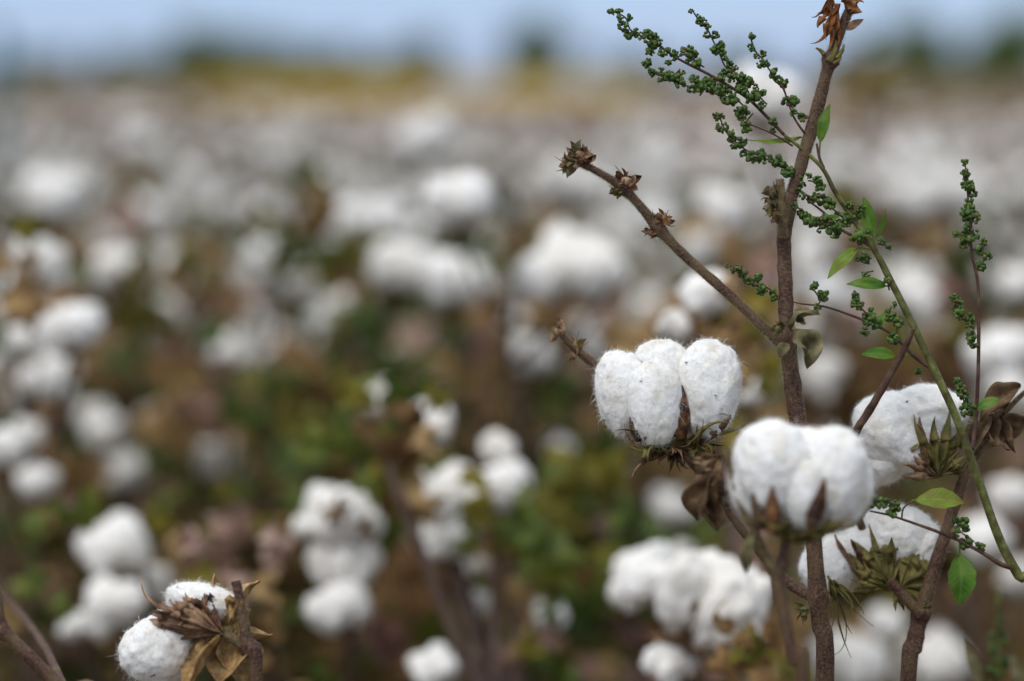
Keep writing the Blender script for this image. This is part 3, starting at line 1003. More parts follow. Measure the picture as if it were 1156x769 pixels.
# dry grass and weeds on the fallow ground beyond the field
def tufts(name, mat, count, x_of, y0, y1, h0, h1, label):
    gv, gf = [], []
    rd = random.Random(len(label))
    for _ in range(count):
        y = y0 + (y1 - y0) * rd.random() ** 1.6
        x = (x_of(rd) - PW / 2) / FPX * y
        h = rd.uniform(h0, h1) * (0.85 + 0.2 * noise.noise(Vector((x * 0.6, y * 0.2, 3))))
        a = rd.random() * 3.14
        w_ = 0.02 + 0.0009 * y
        dx, dy = w_ * math.cos(a), w_ * math.sin(a)
        k = len(gv)
        tx, ty = rd.uniform(-.12, .12), rd.uniform(-.12, .12)
        gv += [(x - dx, y - dy, -0.04), (x + dx, y + dy, -0.04), (x + dx * .8 + tx * .4, y + dy * .8 + ty * .4, h * .6), (x - dx * .8 + tx * .4, y - dy * .8 + ty * .4, h * .6), (x + tx, y + ty, h)]
        gf += [[k, k + 1, k + 2, k + 3], [k + 3, k + 2, k + 4]]
    mb = MB(); mb.add(gv, gf)
    o = mb.build(name, mat, smooth=False)
    o['kind'] = 'stuff'; o['label'] = label; o['category'] = 'grass'


tufts('dry_grass', 'grass_gold', 24000, lambda r: 475 + 260 * r.uniform(-1, 1) * (0.40 + 0.60 * r.random()), 23.5, 120, 0.82, 1.04,
      'golden dry grass patch along the far edge of the cotton field')
tufts('dry_weeds', 'weeds_tan', 15000, lambda r: r.choice((r.uniform(-120, 340), r.uniform(200, 350), r.uniform(550, 1300))), 23.5, 120, 0.66, 0.90,
      'dull tan weeds along the far edge of the cotton field')

# trees on the horizon
def tree(x, ytop, wpx, d, label, seed, bushy=0.75):
    rd = random.Random(seed)
    c = at(x, 86, d)
    base = Vector((c.x, c.y, -0.03))
    H = (86 - ytop) * d / FPX + CAMZ
    Wd = wpx * d / FPX
    root = empty('tree', base, label=label, cat='tree', group='trees along the horizon')
    tm, cm = MB(), MB()
    P, rr = spline([(base, H * 0.035), (base + Vector((rd.uniform(-.2, .2), 0, H * 0.35)), H * 0.028), (base + Vector((rd.uniform(-.3, .3), 0, H * 0.8)), H * 0.01)], 4)
    tube(tm, P, rr, 8)
    clumps = []
    for k in range(22):
        a = rd.random() * 6.28; r = math.sqrt(rd.random()) * Wd * 0.42
        z = H * rd.uniform(1 - bushy, 0.90)
        f = 1 - 0.5 * max(0, (z / H - 0.55) / 0.45)
        p = base + Vector((math.cos(a) * r * f, math.sin(a) * r * f, z))
        clumps.append((p, rd.uniform(0.15, 0.26) * min(Wd, H * 1.2)))
        s = P[min(len(P) - 1, int(len(P) * rd.uniform(0.3, 0.8)))]
        tube(tm, [s, s.lerp(p, 0.5) + Vector((0, 0, 0.1)), p], [H * 0.012, H * 0.008, H * 0.004], 5)
    vs, fs = [], []
    for p, r in clumps:
        for _ in range(330):
            q = Vector((rd.gauss(0, 1), rd.gauss(0, 1), rd.gauss(0, 0.8))) * r * 0.5
            b = p + q
            if b.z < 0.2:
                continue
            k = len(vs); s = 0.05 * H * rd.uniform(0.6, 1.3)
            for _v in range(3):
                vs.append((b + Vector((rd.uniform(-s, s), rd.uniform(-s, s), rd.uniform(-s, s))))[:])
            fs.append([k, k + 1, k + 2])
    cm.add(vs, fs)
    tm.build('trunk', 'tree_bark', root, origin=base)
    cm.build('crown', 'tree_leaf', root, smooth=False, origin=base)


for i, a in enumerate([
    (215, 32, 84, 210, 'dark green tree at the edge of the tree clump above the golden grass'),
    (268, 40, 84, 220, 'rounded dark tree second from the edge of the clump on the horizon'),
    (328, 48, 88, 225, 'low dark tree in the middle of the clump above the golden grass'),
    (388, 52, 84, 230, 'low spreading bush ending the horizon clump above the golden grass'),
    (475, 40, 56, 220, 'small lone tree on the horizon between the clump and the broad tree'),
    (606, 22, 86, 200, 'broad dark lone tree on the horizon above the middle of the field'),
    (1030, 22, 84, 170, 'dark tree on the horizon beside the upper cotton stem'),
    (1140, 14, 96, 165, 'tall dark tree on the horizon above the upright seed spike'),
    (90, 58, 170, 260, 'long low grey-green bush on the horizon beside the teal post'),
    (720, 58, 170, 260, 'low bush on the horizon behind the seed-covered weed tip'),
    (835, 58, 110, 250, 'low bush on the horizon behind the upper cotton boll'),
    (150, 58, 110, 250, 'low pale green bush on the horizon before the tree clump'),
    (430, 60, 80, 245, 'low bush on the horizon between the clump and the small lone tree'),
    (20, 62, 110, 260, 'low bush on the horizon behind the teal post'),
    (960, 52, 100, 240, 'low bush on the horizon behind the golden withered leaves'),
    (1085, 60, 80, 230, 'low bush on the horizon between the two dark trees')]):
    tree(*a, seed=70 + i, bushy=0.9)

# a teal post at the very edge
pb = at(2, 120, 7.0)
base = Vector((pb.x, pb.y, 0))
post = empty('field_post', base, label='dark teal post standing at the edge of the field', cat='post')
mb = MB()
P = [base + Vector((0, 0, z)) for z in (-0.1, 0.4, 0.9, 1.13)]
tube(mb, P, [0.022] * 4, 14)
mb.build('shaft', 'teal', post, origin=base)
mb = MB()
tube(mb, [base + Vector((0, 0, 1.128)), base + Vector((0, 0, 1.145)), base + Vector((0, 0, 1.15))], [0.026, 0.026, 0.018], 14)
mb.build('cap', 'grey_metal', post, origin=base)


# ------------------------------------------------------------------ the plants in focus
def stem_part(parent, origin, name, pts, mat='stem', hairs=900, sides=14, hl=0.0013, per=12, knots=()):
    mb = MB()
    P, rr = spline(pts, per)
    # swollen nodes
    for (kx, kr, kw) in knots:
        for i, p in enumerate(P):
            dd = (p - kx).length
            rr[i] += kr * math.exp(-(dd / kw) ** 2)
    tube(mb, P, rr, sides, 0, rough=0.17, seed=random.random() * 9)
    if hairs:
        tube_hairs(mb, P, rr, hairs, hl, 1)
    return mb.build(name, [mat, 'hair'], parent, origin=origin)


def pp(lst, d=FOCUS):
    """photo points (x, y, width[, depth]) to a stem path"""
    out = []
    for q in lst:
        dd = q[3] if len(q) > 3 else d
        out.append((at(q[0], q[1], dd), px(q[2] * 0.47, dd)))
    return out


def to_ground(lst, d, wid):
    """continue a stem path below the picture to the ground"""
    p = lst[-1][0]
    g = Vector((p.x + random.uniform(-.02, .02), p.y - 0.01, -0.03))
    return lst + [(p.lerp(g, 0.35), px(wid / 2, d)), (g, px(wid / 2 + 1, d))], g


def bud(parent, origin, c, axis, size, seed, mats=('bract_dry', 'bract'), n=7, name='bud'):
    n = int(n * 1.8)
    """a withered square: a knot wrapped in small shrivelled pointed bracts"""
    mb = MB()
    rd = random.Random(seed)
    axis = Vector(axis).normalized()
    lobe(mb, c, (size * .42,) * 3, None, 2, 0.25, 0, seed=seed)
    u = axis.orthogonal().normalized(); v = axis.cross(u)
    for k in range(n):
        a = k * 6.28 / n + rd.uniform(-.4, .4)
        o = u * math.cos(a) + v * math.sin(a)
        f = (axis * rd.uniform(-0.1, 1.2) + o * rd.uniform(0.4, 1.0)).normalized()
        L = size * rd.uniform(0.55, 1.05)
        b = Vector(c) + o * size * 0.18
        blade(mb, b, b + f * L, o.cross(axis) + axis * .4, size * rd.uniform(0.35, 0.6), rd.randrange(2), 0.5, rd.uniform(-.3, .3), 8, 4, 0.10, rd.random() * 30)
    # withered hooks
    for k in range(3):
        a = rd.random() * 6.28
        o = (u * math.cos(a) + v * math.sin(a) + axis * rd.uniform(0, 1)).normalized()
        Q, qr = spline([(Vector(c), size * .07), (Vector(c) + o * size * .7, size * .05), (Vector(c) + o * size * 1.1 + Vector((rd.uniform(-.3, .3), 0, rd.uniform(-.3, .4))) * size, size * .015)], 4)
        tube(mb, Q, qr, 5, 0)
    return mb.build(name, list(mats), parent, origin=origin)


def hero_boll(parent, origin, x, y, d, lobes, carpels, bracts, sub=5, fib=7000, cup=14, tilt=None, fl=0.0022):
    """lobes in photo pixels about the base x, y: (dx, up, depth, half-width, half-depth, half-height, lean)"""
    u = d / FPX
    loc = at(x, y, d) - origin
    q = (TILT @ (tilt or Matrix.Identity(3))).to_quaternion()
    e = empty('boll', loc, parent, q)
    rr_ = random.Random(int(x * 3 + y))
    for i, (dx, up, dp, a, b, c, lean) in enumerate(lobes):
        mb = MB()
        lobe(mb, (dx * u, dp * u, up * u), (a * u, b * u, c * u), Matrix.Rotation(lean, 3, 'Y'), sub, 0.075, fibres=fib, seed=x * .01 + i * 1.7, fl=fl)
        V0 = mb.v[0]
        for _ in range(rr_.randint(3, 7)):
            k = rr_.randrange(len(V0)); c0 = Vector(V0[k])
            sz = rr_.uniform(0.0003, 0.0010)
            tri = [(c0 + (c0 - Vector((dx * u, dp * u, up * u))).normalized() * 0.0006 + Vector((rr_.gauss(0, sz), rr_.gauss(0, sz), rr_.gauss(0, sz))))[:] for _q in range(4)]
            mb.add(tri, [[0, 1, 2], [1, 3, 2]], 2)
        mb.build('lint_lock', ['lint', 'fibre', 'bur'], e)
    mb = MB()
    lobe(mb, (0, 0, 0.5 * u), (cup * u, cup * u, cup * 0.75 * u), None, 3, 0.10, seed=3)
    mb.build('boll_base', 'bract', e)
    for i, (dx, up, dp, az, L, w, lean, curl, mat) in enumerate(carpels):
        mb = MB()
        carpel(mb, (dx * u, dp * u, up * u), R(az), L * u, w * u, lean, curl, nu=16, nv=9, seed=i * 2.1 + x)
        mb.build('carpel', mat, e, solid=0.0007)
    for i, bt in enumerate(bracts):
        dx, up, dp, fw, nr, size, teeth, spread, depth, curl, mat, tcurl = bt[:12]
        mb = MB()
        bract(mb, (dx * u, dp * u, up * u), fw, nr, size * u, teeth, spread, depth, curl, seed=x * .013 + i * 3.3, ju=16, tooth_px=8, tipcurl=tcurl, lens=bt[12] if len(bt) > 12 else None)
        mb.build('bract', mat, e, solid=0.0003)
    return e


HG = 'cotton plants in sharp focus'
# --- plant A: the tall main stem with the sharp boll
ptsA = pp([(972, -14, 9), (955, 20, 11), (938, 66, 13), (926, 110, 15), (912, 160, 15), (897, 210, 15), (889, 235, 17), (885, 270, 17), (887, 330, 17.5),
           (888, 378, 19), (894, 430, 21), (903, 490, 20), (914, 560, 20), (920, 630, 20), (926, 700, 21), (931, 780, 22)])
ptsA, gA = to_ground(ptsA, FOCUS, 30)
A = empty('cotton_plant', gA, label='tall cotton plant whose hairy purple stem crosses the horizon and whose side branch bears the sharp four-lobed boll', cat='cotton plant', group=HG)
A['label'] = 'tall hairy purple-stemmed cotton plant bearing the sharp four-lobed boll on a side branch'
stem_part(A, gA, 'stem', ptsA, hairs=20000, sides=18,
          knots=[(at(936, 68), px(4.5), px(7)), (at(889, 240), px(2.6), px(11)), (at(888, 382), px(3.2), px(11)), (at(922, 676), px(2.6), px(12))])
# upper node with dried remains and the small stubs
mb = MB()
for (x0, y0, x1, y1, wd) in ((936, 70, 944, 46, 9), (944, 66, 953, 50, 6), (930, 62, 921, 54, 6), (940, 72, 950, 64, 5)):
    Q, qr = spline(pp([(x0, y0, wd), ((x0 + x1) / 2 + 2, (y0 + y1) / 2, wd * .8), (x1, y1, wd * .3)], FOCUS - 0.004), 4)
    tube(mb, Q, qr, 8, 0, 0.3, x0)
tube_hairs(mb, Q, qr, 60, .001, 1)
mb.build('node_scale', ['bract', 'hair'], A, origin=gA)
mb = MB()   # withered orange leaf at the top
bract(mb, at(946, 4, FOCUS - .004), Vector((-.32, -.1, -1)), Vector((.5, -1, .1)), px(62), 4, 0.42, 0.5, 0.18, seed=4.2, ju=16, tooth_px=10, crumple=.2, tipcurl=1.0)
bract(mb, at(938, -4, FOCUS - .008), Vector((-.35, .2, -1)), Vector((-.5, -1, .2)), px(46), 3, 0.42, 0.45, -0.15, seed=7.9, ju=14, tooth_px=10, crumple=.25, tipcurl=1.0)
bract(mb, at(950, 0, FOCUS - .006), Vector((.8, 0, -.1)), Vector((0, -1, .5)), px(30), 3, 0.8, 0.4, 0.1, seed=1.9, ju=12, tooth_px=8, crumple=.25)
mb.build('withered_leaf', 'orange_leaf', A, origin=gA, solid=0.0002)
mb = MB()
blade(mb, at(956, 34), at(975, 22), Vector((0, -1, .4)), px(9), 0, .6, .1, 10, 4, .05, 3)
mb.build('withered_leaf', 'bract_dry', A, origin=gA, solid=0.0002)
# pale hairy stub beside the stem
stem_part(A, gA, 'branch_stub', pp([(884, 268, 13, 1.312), (883, 240, 13, 1.308), (881, 215, 11, 1.306), (880, 202, 9, 1.306)]), 'stem_olive', 900, 12, .0011)
bud(A, gA, at(873, 229, 1.308), (-1, -.3, .3), px(17), 5, ('dry_green', 'bract'), 6)
bud(A, gA, at(873, 217, 1.308), (-.6, -.3, 1), px(14), 6, ('bract_dry', 'dry_green'), 6)
bud(A, gA, at(876, 242, 1.308), (-1, -.3, -.5), px(13), 8, ('bract_dry', 'bract'), 5)
# node at the fork
bud(A, gA, at(879, 372, 1.308), (-.4, -.5, .6), px(12), 12, ('dry_green', 'bract'), 7)
bud(A, gA, at(886, 392, 1.306), (-.2, -1, -.3), px(9), 15, ('dry_green', 'bract_dry'), 6)
bud(A, gA, at(902, 360, 1.312), (.8, -.5, .6), px(11), 16, ('dry_green', 'bract_dry'), 6)
mb = MB()
blade(mb, at(893, 372, 1.306), at(914, 414, 1.300), Vector((.55, -1, .2)), px(32), 0, .7, .25, 26, 14, .30, 2.4, .55)
blade(mb, at(890, 368, 1.31), at(926, 356, 1.306), Vector((0, -.6, 1)), px(22), 0, .7, .2, 20, 12, .30, 5.5, .5)
blade(mb, at(890, 388, 1.304), at(880, 404, 1.300), Vector((-.4, -1, .3)), px(13), 0, .5, .2, 12, 6, .15, 7.5, .5)
mb.build('withered_leaf', 'dry_green', A, origin=gA, solid=0.0003)
# bare branch up to the left, with withered buds
stem_part(A, gA, 'branch', pp([(886, 392, 15), (868, 375, 12.5), (820, 330, 11.5), (770, 286, 11.5), (742, 256, 12.5), (722, 232, 10), (703, 212, 10.5), (680, 197, 8), (656, 184, 8)]),
          hairs=10000, sides=14, knots=[(at(744, 257), px(2.5), px(8)), (at(704, 212), px(3), px(8))])
bud(A, gA, at(651, 181), (-1, 0, .35), px(21), 21, ('bract_dry', 'dry_green'), 10)
bud(A, gA, at(645, 186, 1.316), (-.9, -.4, -.3), px(15), 52, ('dry_green', 'bract_dry'), 8)
bud(A, gA, at(655, 176, 1.316), (-.3, -.5, 1), px(14), 53, ('bract_dry', 'dry_green'), 8)
bud(A, gA, at(662, 183), (-.2, -.5, 1), px(13), 22, ('carpel', 'bract_dry'), 6)
bud(A, gA, at(706, 207), (.2, -.4, 1), px(18), 23, ('bract_dry', 'carpel'), 8)
bud(A, gA, at(697, 216), (-.6, -.4, -.8), px(11), 24, ('bract', 'dry_green'), 5)
bud(A, gA, at(748, 250), (.5, -.4, 1), px(14), 25, ('carpel', 'bract_dry'), 7)
bud(A, gA, at(735, 262), (-.6, -.4, -.9), px(10), 26, ('bract_dry', 'carpel'), 6)
bud(A, gA, at(736, 246), (-.2, -.3, 1), px(9), 27, ('bract', 'dry_green'), 5)
# fruiting branch with the sharp boll
stem_part(A, gA, 'branch', pp([(919, 676, 13, 1.33), (890, 658, 12, 1.335), (855, 620, 11, 1.34), (818, 572, 11, 1.34), (788, 530, 11, 1.34), (760, 500, 11, 1.345), (700, 440, 10, 1.36),
                               (672, 412, 11, 1.36), (650, 394, 10, 1.36), (632, 376, 8, 1.36)]), hairs=4000, sides=12)
bud(A, gA, at(632, 374, 1.36), (-.8, 0, .6), px(17), 31, ('bract_dry', 'dry_green'), 8)
bud(A, gA, at(650, 392, 1.36), (-.2, -.5, 1), px(14), 32, ('bract_dry', 'bract'), 6)
bud(A, gA, at(646, 402, 1.355), (-.6, -.5, -.6), px(9), 33, ('bract_dry', 'bract'), 5)
# a withered clump low on the main stem
bud(A, gA, at(908, 690, 1.315), (-.8, -.5, -.3), px(14), 35, ('dry_green', 'bract'), 7)
mb = MB()
bract(mb, at(935, 650, 1.30), Vector((.45, -.2, -1)), Vector((.2, -1, 0)), px(95), 5, 0.38, 0.72, 0.05, seed=9.1, ju=18, tooth_px=8, crumple=.12, tipcurl=1.3)
bract(mb, at(940, 655, 1.305), Vector((.6, -.1, -.7)), Vector((.5, -1, .2)), px(72), 4, 0.4, 0.7, 0.1, seed=3.6, ju=18, tooth_px=8, crumple=.12, tipcurl=1.3)
mb.build('withered_leaf', 'bract', A, origin=gA, solid=0.0003)
hero_boll(A, gA, 757, 500, 1.325,
          [(-54, 55, 4, 31, 32, 50, -.11), (-19, 45, -26, 30.5, 26, 49, -.02), (-10, 82, 12, 33, 26, 34, 0), (42, 60, -8, 37, 35, 57, .07), (22, 46, 26, 34, 26, 44, 0), (-34, 42, 24, 28, 22, 40, 0)],
          [(10, 3, -26, -80, 64, 12, .42, -.75, 'carpel'), (-38, 2, -22, -110, 50, 9, .6, -.8, 'carpel'), (40, 2, -10, -40, 46, 10, 1.2, -.8, 'bur'), (0, 2, 15, 90, 46, 12, .9, -.6, 'bur')],
          [(-10, -3, -6, (-.95, -.55, .12), (-.1, -.3, 1), 66, 8, 1.0, .62, .32, 'bract', 1.2),
           (12, -2, -8, (.85, -.45, .20), (-.1, -.2, 1), 86, 8, 0.75, .66, .38, 'bract', 1.0),
           (0, -3, -12, (.05, -1, -.15), (0, .1, 1), 40, 7, 1.2, .5, -.25, 'bract_dry', 1.0),
           (-8, -6, -6, (-.8, -.7, -.25), (-.1, -.2, 1), 64, 5, 0.6, .68, .05, 'bract_dry', 1.2),
           (4, -8, -6, (.1, -.7, -.8), (0, -1, .3), 34, 5, 0.8, .55, .05, 'carpel', 1.2), (-14, -2, -14, (-.5, -.8, -.25), (0, -.3, 1), 46, 5, 1.0, .4, .1, 'bract', .8), (26, -2, -10, (.6, -.8, -.2), (0, -.3, 1), 44, 5, 1.0, .4, .1, 'bract', .8), (24, -2, -4, (.9, -.2, .35), (-.2, -.2, 1), 80, 6, .5, .7, .45, 'bract_dry', 1.3)], fib=9000, cup=19)

# --- plant B: the nearer stem with the big soft boll
DB = 1.215
ptsB = pp([(888, 606, 11), (885, 630, 12), (879, 652, 16), (884, 690, 15), (896, 745, 16), (905, 790, 16)], DB)
ptsB, gB = to_ground(ptsB, DB, 22)
Bp = empty('cotton_plant', gB, label='slightly soft cotton plant standing before the main stem with the big round boll', cat='cotton plant', group=HG)
stem_part(Bp, gB, 'stem', ptsB, 'stem', 500, 12)
stem_part(Bp, gB, 'branch', pp([(880, 654, 13), (862, 625, 12), (846, 590, 11), (834, 560, 10), (824, 525, 8), (818, 508, 6)], DB), 'stem_olive', 250, 12)
mb = MB()
blade(mb, at(850, 600, DB), at(842, 648, DB), Vector((-.4, -1, 0)), px(14, DB), 0, .5, .15, 10, 4, .1, 3)
blade(mb, at(842, 575, DB), at(858, 550, DB), Vector((.4, -1, 0)), px(14, DB), 0, .5, .15, 10, 4, .1, 5)
mb.build('withered_leaf', 'dry_green', Bp, origin=gB, solid=.0003)
mb = MB()
bract(mb, at(808, 505, 1.27), Vector((-.25, -.3, -1)), Vector((-.2, -1, .2)), px(96, 1.27), 5, .42, .38, -.1, seed=3.1, ju=18, crumple=.30, tipcurl=1.2)
bract(mb, at(800, 520, 1.28), Vector((-.05, .2, -1)), Vector((.5, -1, .2)), px(82, 1.28), 4, .5, .35, .2, seed=6.7, ju=18, crumple=.34, tipcurl=1.2)
bract(mb, at(815, 512, 1.265), Vector((-.7, -.2, -.7)), Vector((-.2, -1, .6)), px(60, 1.27), 4, .7, .4, .3, seed=8.2, ju=18, crumple=.34, tipcurl=1.2)
blade(mb, at(806, 530, 1.26), at(788, 588, 1.265), Vector((-.6, -1, 0)), px(30), 0, .9, .2, 22, 10, .20, 4.4, .6)
blade(mb, at(790, 540, 1.265), at(812, 600, 1.27), Vector((.5, -1, 0)), px(26), 0, .9, -.2, 22, 10, .22, 9.4, .6)
mb.build('withered_leaf', 'dry_leaf', Bp, origin=gB, solid=.0003)
hero_boll(Bp, gB, 900, 602, DB,
          [(-28, 72, -8, 43, 42, 58, -.10), (40, 66, -8, 38, 40, 55, .10), (4, 74, 20, 46, 40, 46, 0), (6, 46, -28, 26, 24, 40, 0), (-42, 52, 14, 34, 34, 44, -.1), (58, 46, 16, 28, 30, 40, .2)],
          [(10, 2, -34, -62, 72, 13, .80, -.85, 'carpel'), (-32, 2, -40, -100, 56, 10, .30, -.4, 'carpel'), (-46, 4, -26, -140, 84, 9, .30, -.4, 'bur'), (30, 2, 0, 10, 60, 13, 1.25, -.6, 'bur')],
          [(0, -2, -20, (.9, -.5, .1), (0, 0, 1), 78, 5, .55, .62, .18, 'bract', .8), (-10, -2, -20, (-.8, -.6, .2), (0, 0, 1), 60, 5, .7, .5, .35, 'bract', .8),
           (0, -4, -26, (.1, -1, .0), (0, 0, 1), 44, 6, 1.1, .4, .2, 'bract', .8)], fib=8000, cup=17)

# --- plant C: the stem at the side with two bolls, the olive bur and the brown withered leaf
DC = 1.35
ptsC = pp([(1092, 528, 12), (1078, 570, 14), (1062, 620, 15), (1049, 660, 16), (1039, 695, 20), (1032, 730, 20), (1024, 785, 20)], DC)
ptsC, gC = to_ground(ptsC, DC, 24)
Cp = empty('cotton_plant', gC, label='cotton plant with purple forked stem, olive spiky bur and bolls behind the weed', cat='cotton plant', group=HG)
stem_part(Cp, gC, 'stem', ptsC, hairs=4500, sides=14, knots=[(at(1040, 692, DC), px(3), px(8))])
stem_part(Cp, gC, 'branch', pp([(1040, 694, 15), (1026, 680, 13), (1012, 664, 12), (1004, 655, 11)], 1.345), hairs=300, sides=12)
stem_part(Cp, gC, 'branch', pp([(1090, 535, 13, DC), (1078, 530, 11, DC), (1060, 528, 11, DC)]), 'stem_olive', 300, 12)
stem_part(Cp, gC, 'branch', pp([(1031, 371, 5, 1.305), (1020, 396, 8, 1.308), (1000, 432, 9, 1.312), (980, 466, 10, 1.316), (966, 490, 10, 1.32), (955, 540, 10, 1.35), (985, 620, 10, 1.37), (1034, 690, 12, 1.36)]),
          'weed_twig', 500, 12, .0007)
bud(Cp, gC, at(1046, 684, 1.335), (.3, -1, .4), px(8), 41, ('dry_green', 'bract'), 6)
hero_boll(Cp, gC, 1052, 530, 1.36,
          [(-46, 42, 0, 42, 38, 46, -.35), (-4, 56, 4, 44, 40, 40, .12), (-52, 8, 8, 32, 28, 24, -.5), (-20, 30, -18, 34, 20, 34, 0)],
          [(-12, 2, -34, -150, 60, 10, .42, -.55, 'bur'), (20, 6, -14, -20, 44, 9, .2, .2, 'bur')],
          [(0, -4, -36, (-.12, -.25, 1), (0, -1, 0), 74, 5, .85, .46, -.16, 'bract', .35), (-2, -6, -40, (-.8, -.3, .35), (0, -1, .3), 52, 3, .6, .5, .0, 'bract_dry', .6),
           (6, -4, -34, (.7, -.3, .5), (0, -1, 0), 48, 4, .6, .55, .1, 'bract', 1.0)], fib=8000, cup=16)
hero_boll(Cp, gC, 1003, 658, 1.37,
          [(12, 50, 6, 42, 36, 38, .15), (-22, 32, 10, 36, 32, 34, -.3), (38, 36, 0, 22, 28, 34, .3), (-60, 18, 14, 38, 30, 36, -.8)],
          [(34, 10, -16, 10, 56, 11, .25, -.3, 'bur_tan'), (-26, 8, -18, -160, 48, 10, .55, -.2, 'carpel'), (-34, 4, -10, -170, 60, 10, .7, -.4, 'bract_dry')],
          [(-4, 0, -26, (-.14, -.20, 1), (.1, -1, 0), 74, 6, .95, .42, -.16, 'bract', .3), (8, -2, -30, (.75, -.2, .62), (0, -1, .1), 50, 5, .95, .22, -.2, 'bract', .4),
           (-6, -2, -28, (-.85, -.3, .30), (0, -1, .2), 56, 4, .6, .45, .0, 'bract', .5), (4, -2, -26, (.4, -.3, -.8), (0, -1, -.2), 34, 4, .7, .4, .05, 'bract', .8)], fib=7000, cup=15)
mb = MB()
bract(mb, at(1140, 455, 1.35), Vector((-.7, -.2, -.8)), Vector((-.2, -1, .4)), px(72), 5, .45, .40, -.1, seed=2.2, ju=18, crumple=.26, tipcurl=1.2)
bract(mb, at(1128, 462, 1.345), Vector((-.2, -.2, -1)), Vector((.5, -1, .4)), px(66), 4, .5, .38, .2, seed=5.9, ju=18, crumple=.30, tipcurl=1.2)
blade(mb, at(1152, 436, 1.35), at(1106, 476, 1.34), Vector((-.2, -1, .8)), px(28), 0, .8, .2, 22, 10, .18, 6.1, .5)
blade(mb, at(1160, 470, 1.36), at(1112, 498, 1.35), Vector((.1, -1, .5)), px(30), 0, .9, -.15, 22, 10, .2, 7.7, .5)
blade(mb, at(1120, 470, 1.345), at(1092, 512, 1.345), Vector((-.5, -1, .2)), px(22), 0, .9, .2, 20, 8, .2, 8.8, .5)
mb.build('withered_leaf', 'dry_leaf', Cp, origin=gC, solid=.0003)
stem_part(Cp, gC, 'branch', pp([(1088, 540, 10, DC), (1108, 505, 8, DC), (1130, 470, 7, DC), (1160, 440, 6, DC)]), 'stem_olive', 300, 10)

# --- plant D: the frayed dry boll low at the other side
DD = 1.285
ptsD = pp([(266, 656, 12), (270, 674, 11), (275, 702, 12), (280, 735, 16), (290, 785, 18)], DD)
ptsD, gD = to_ground(ptsD, DD, 22)
Dp = empty('cotton_plant', gD, label='short cotton stalk with a frayed boll half wrapped in a curled brown bract', cat='cotton plant', group=HG)
stem_part(Dp, gD, 'stem', ptsD, 'stem', 1500, 14, knots=[(at(278, 728, DD), px(2), px(8))])
stem_part(Dp, gD, 'branch', pp([(276, 730, 13), (264, 722, 12), (254, 714, 12)], DD), 'stem_olive', 200, 10)
e = hero_boll(Dp, gD, 252, 714, 1.30,
              [(-74, -20, -2, 42, 32, 37, -.6), (-24, 32, 10, 44, 30, 22, .2), (-40, 8, 14, 44, 26, 30, -.3), (-58, -34, 12, 32, 26, 26, -.3)],
              [(8, 0, -6, -100, 66, 34, 2.75, -.5, 'bur_tan'), (4, 2, 10, 15, 66, 30, .35, .5, 'bur_tan'), (6, -4, 10, 0, 50, 22, 1.9, -.7, 'bur_tan'), (0, 0, -20, 205, 80, 34, 2.45, .3, 'bur_tan'), (10, 0, 0, -60, 70, 30, 2.9, -.6, 'bur_tan'),
               (2, 10, 6, 160, 60, 20, .8, -1.2, 'bur_tan')],
              [(4, 2, -32, (-1, -.05, .24), (0.05, -1, .15), 106, 6, .36, .26, -.12, 'bract_dry', .9, [.5, .8, .4, .6, 1.9, .6]), (2, 4, -36, (-.85, -.15, .50), (0, -1, .2), 72, 4, .40, .22, -.12, 'bract_dry', .8), (8, 6, -20, (.45, -.1, 1), (0, -1, .4), 46, 4, .5, .2, .3, 'bur_tan', .8),
               (4, 2, -26, (-.75, 0, .75), (0, -1, .4), 62, 3, .5, .25, .08, 'carpel', .7), (6, -6, -10, (.9, -.2, -.05), (.1, -1, .2), 46, 3, .5, .5, .1, 'bur_tan', 1.2)], fib=7000, cup=13, fl=.0024)

# --- plant E: bare stems in the corner
DE = 1.27
ptsE = pp([(-60, 676, 12), (-20, 696, 13), (4, 714, 15), (32, 740, 16), (70, 778, 17), (120, 832, 18)], DE)
ptsE, gE = to_ground(ptsE, DE, 18)
Ep = empty('cotton_plant', gE, label='bare forked brown cotton stalk in the corner below the column of bolls', cat='cotton plant', group=HG)
stem_part(Ep, gE, 'stem', ptsE, 'stem', 900, 12, knots=[(at(4, 712, DE), px(3), px(8))])
stem_part(Ep, gE, 'branch', pp([(4, 714, 13), (1, 696, 11), (-2, 672, 9), (-10, 640, 8)], DE), 'stem', 200, 10)
stem_part(Ep, gE, 'branch', pp([(75, 784, 12, 1.29), (50, 730, 10, 1.4), (20, 690, 9, 1.5), (-20, 650, 8, 1.55)]), 'stem', 100, 10)

# ------------------------------------------------------------------ the goosefoot weed
DW = 1.318
ptsW = pp([(885, 152, 4), (925, 186, 5), (942, 215, 6), (962, 246, 6.5), (985, 278, 8), (1008, 322, 8.5), (1032, 370, 9), (1058, 424, 9.5), (1082, 478, 10), (1104, 540, 10.5), (1128, 608, 11), (1150, 650, 12), (1180, 700, 12)], DW)
ptsW, gW = to_ground(ptsW, DW, 13)
W = empty('goosefoot_plant', gW, label='sharp green weed with beaded seed spikes leaning across the main cotton stem', cat='weed')


def wstem(name, lst, mat='weed_twig', d=DW, sides=10):
    mb = MB()
    P, rr = spline(pp(lst, d), 6)
    tube(mb, P, rr, sides, 0, .08, lst[0][0])
    return mb.build(name, mat, W, origin=gW)


mb = MB()
P, rr = spline(ptsW, 8)
tube(mb, P, rr, 12, 0, .08, 2)
mb.build('stem', 'weed_stem', W, origin=gW)

SV, SF = ico(2)


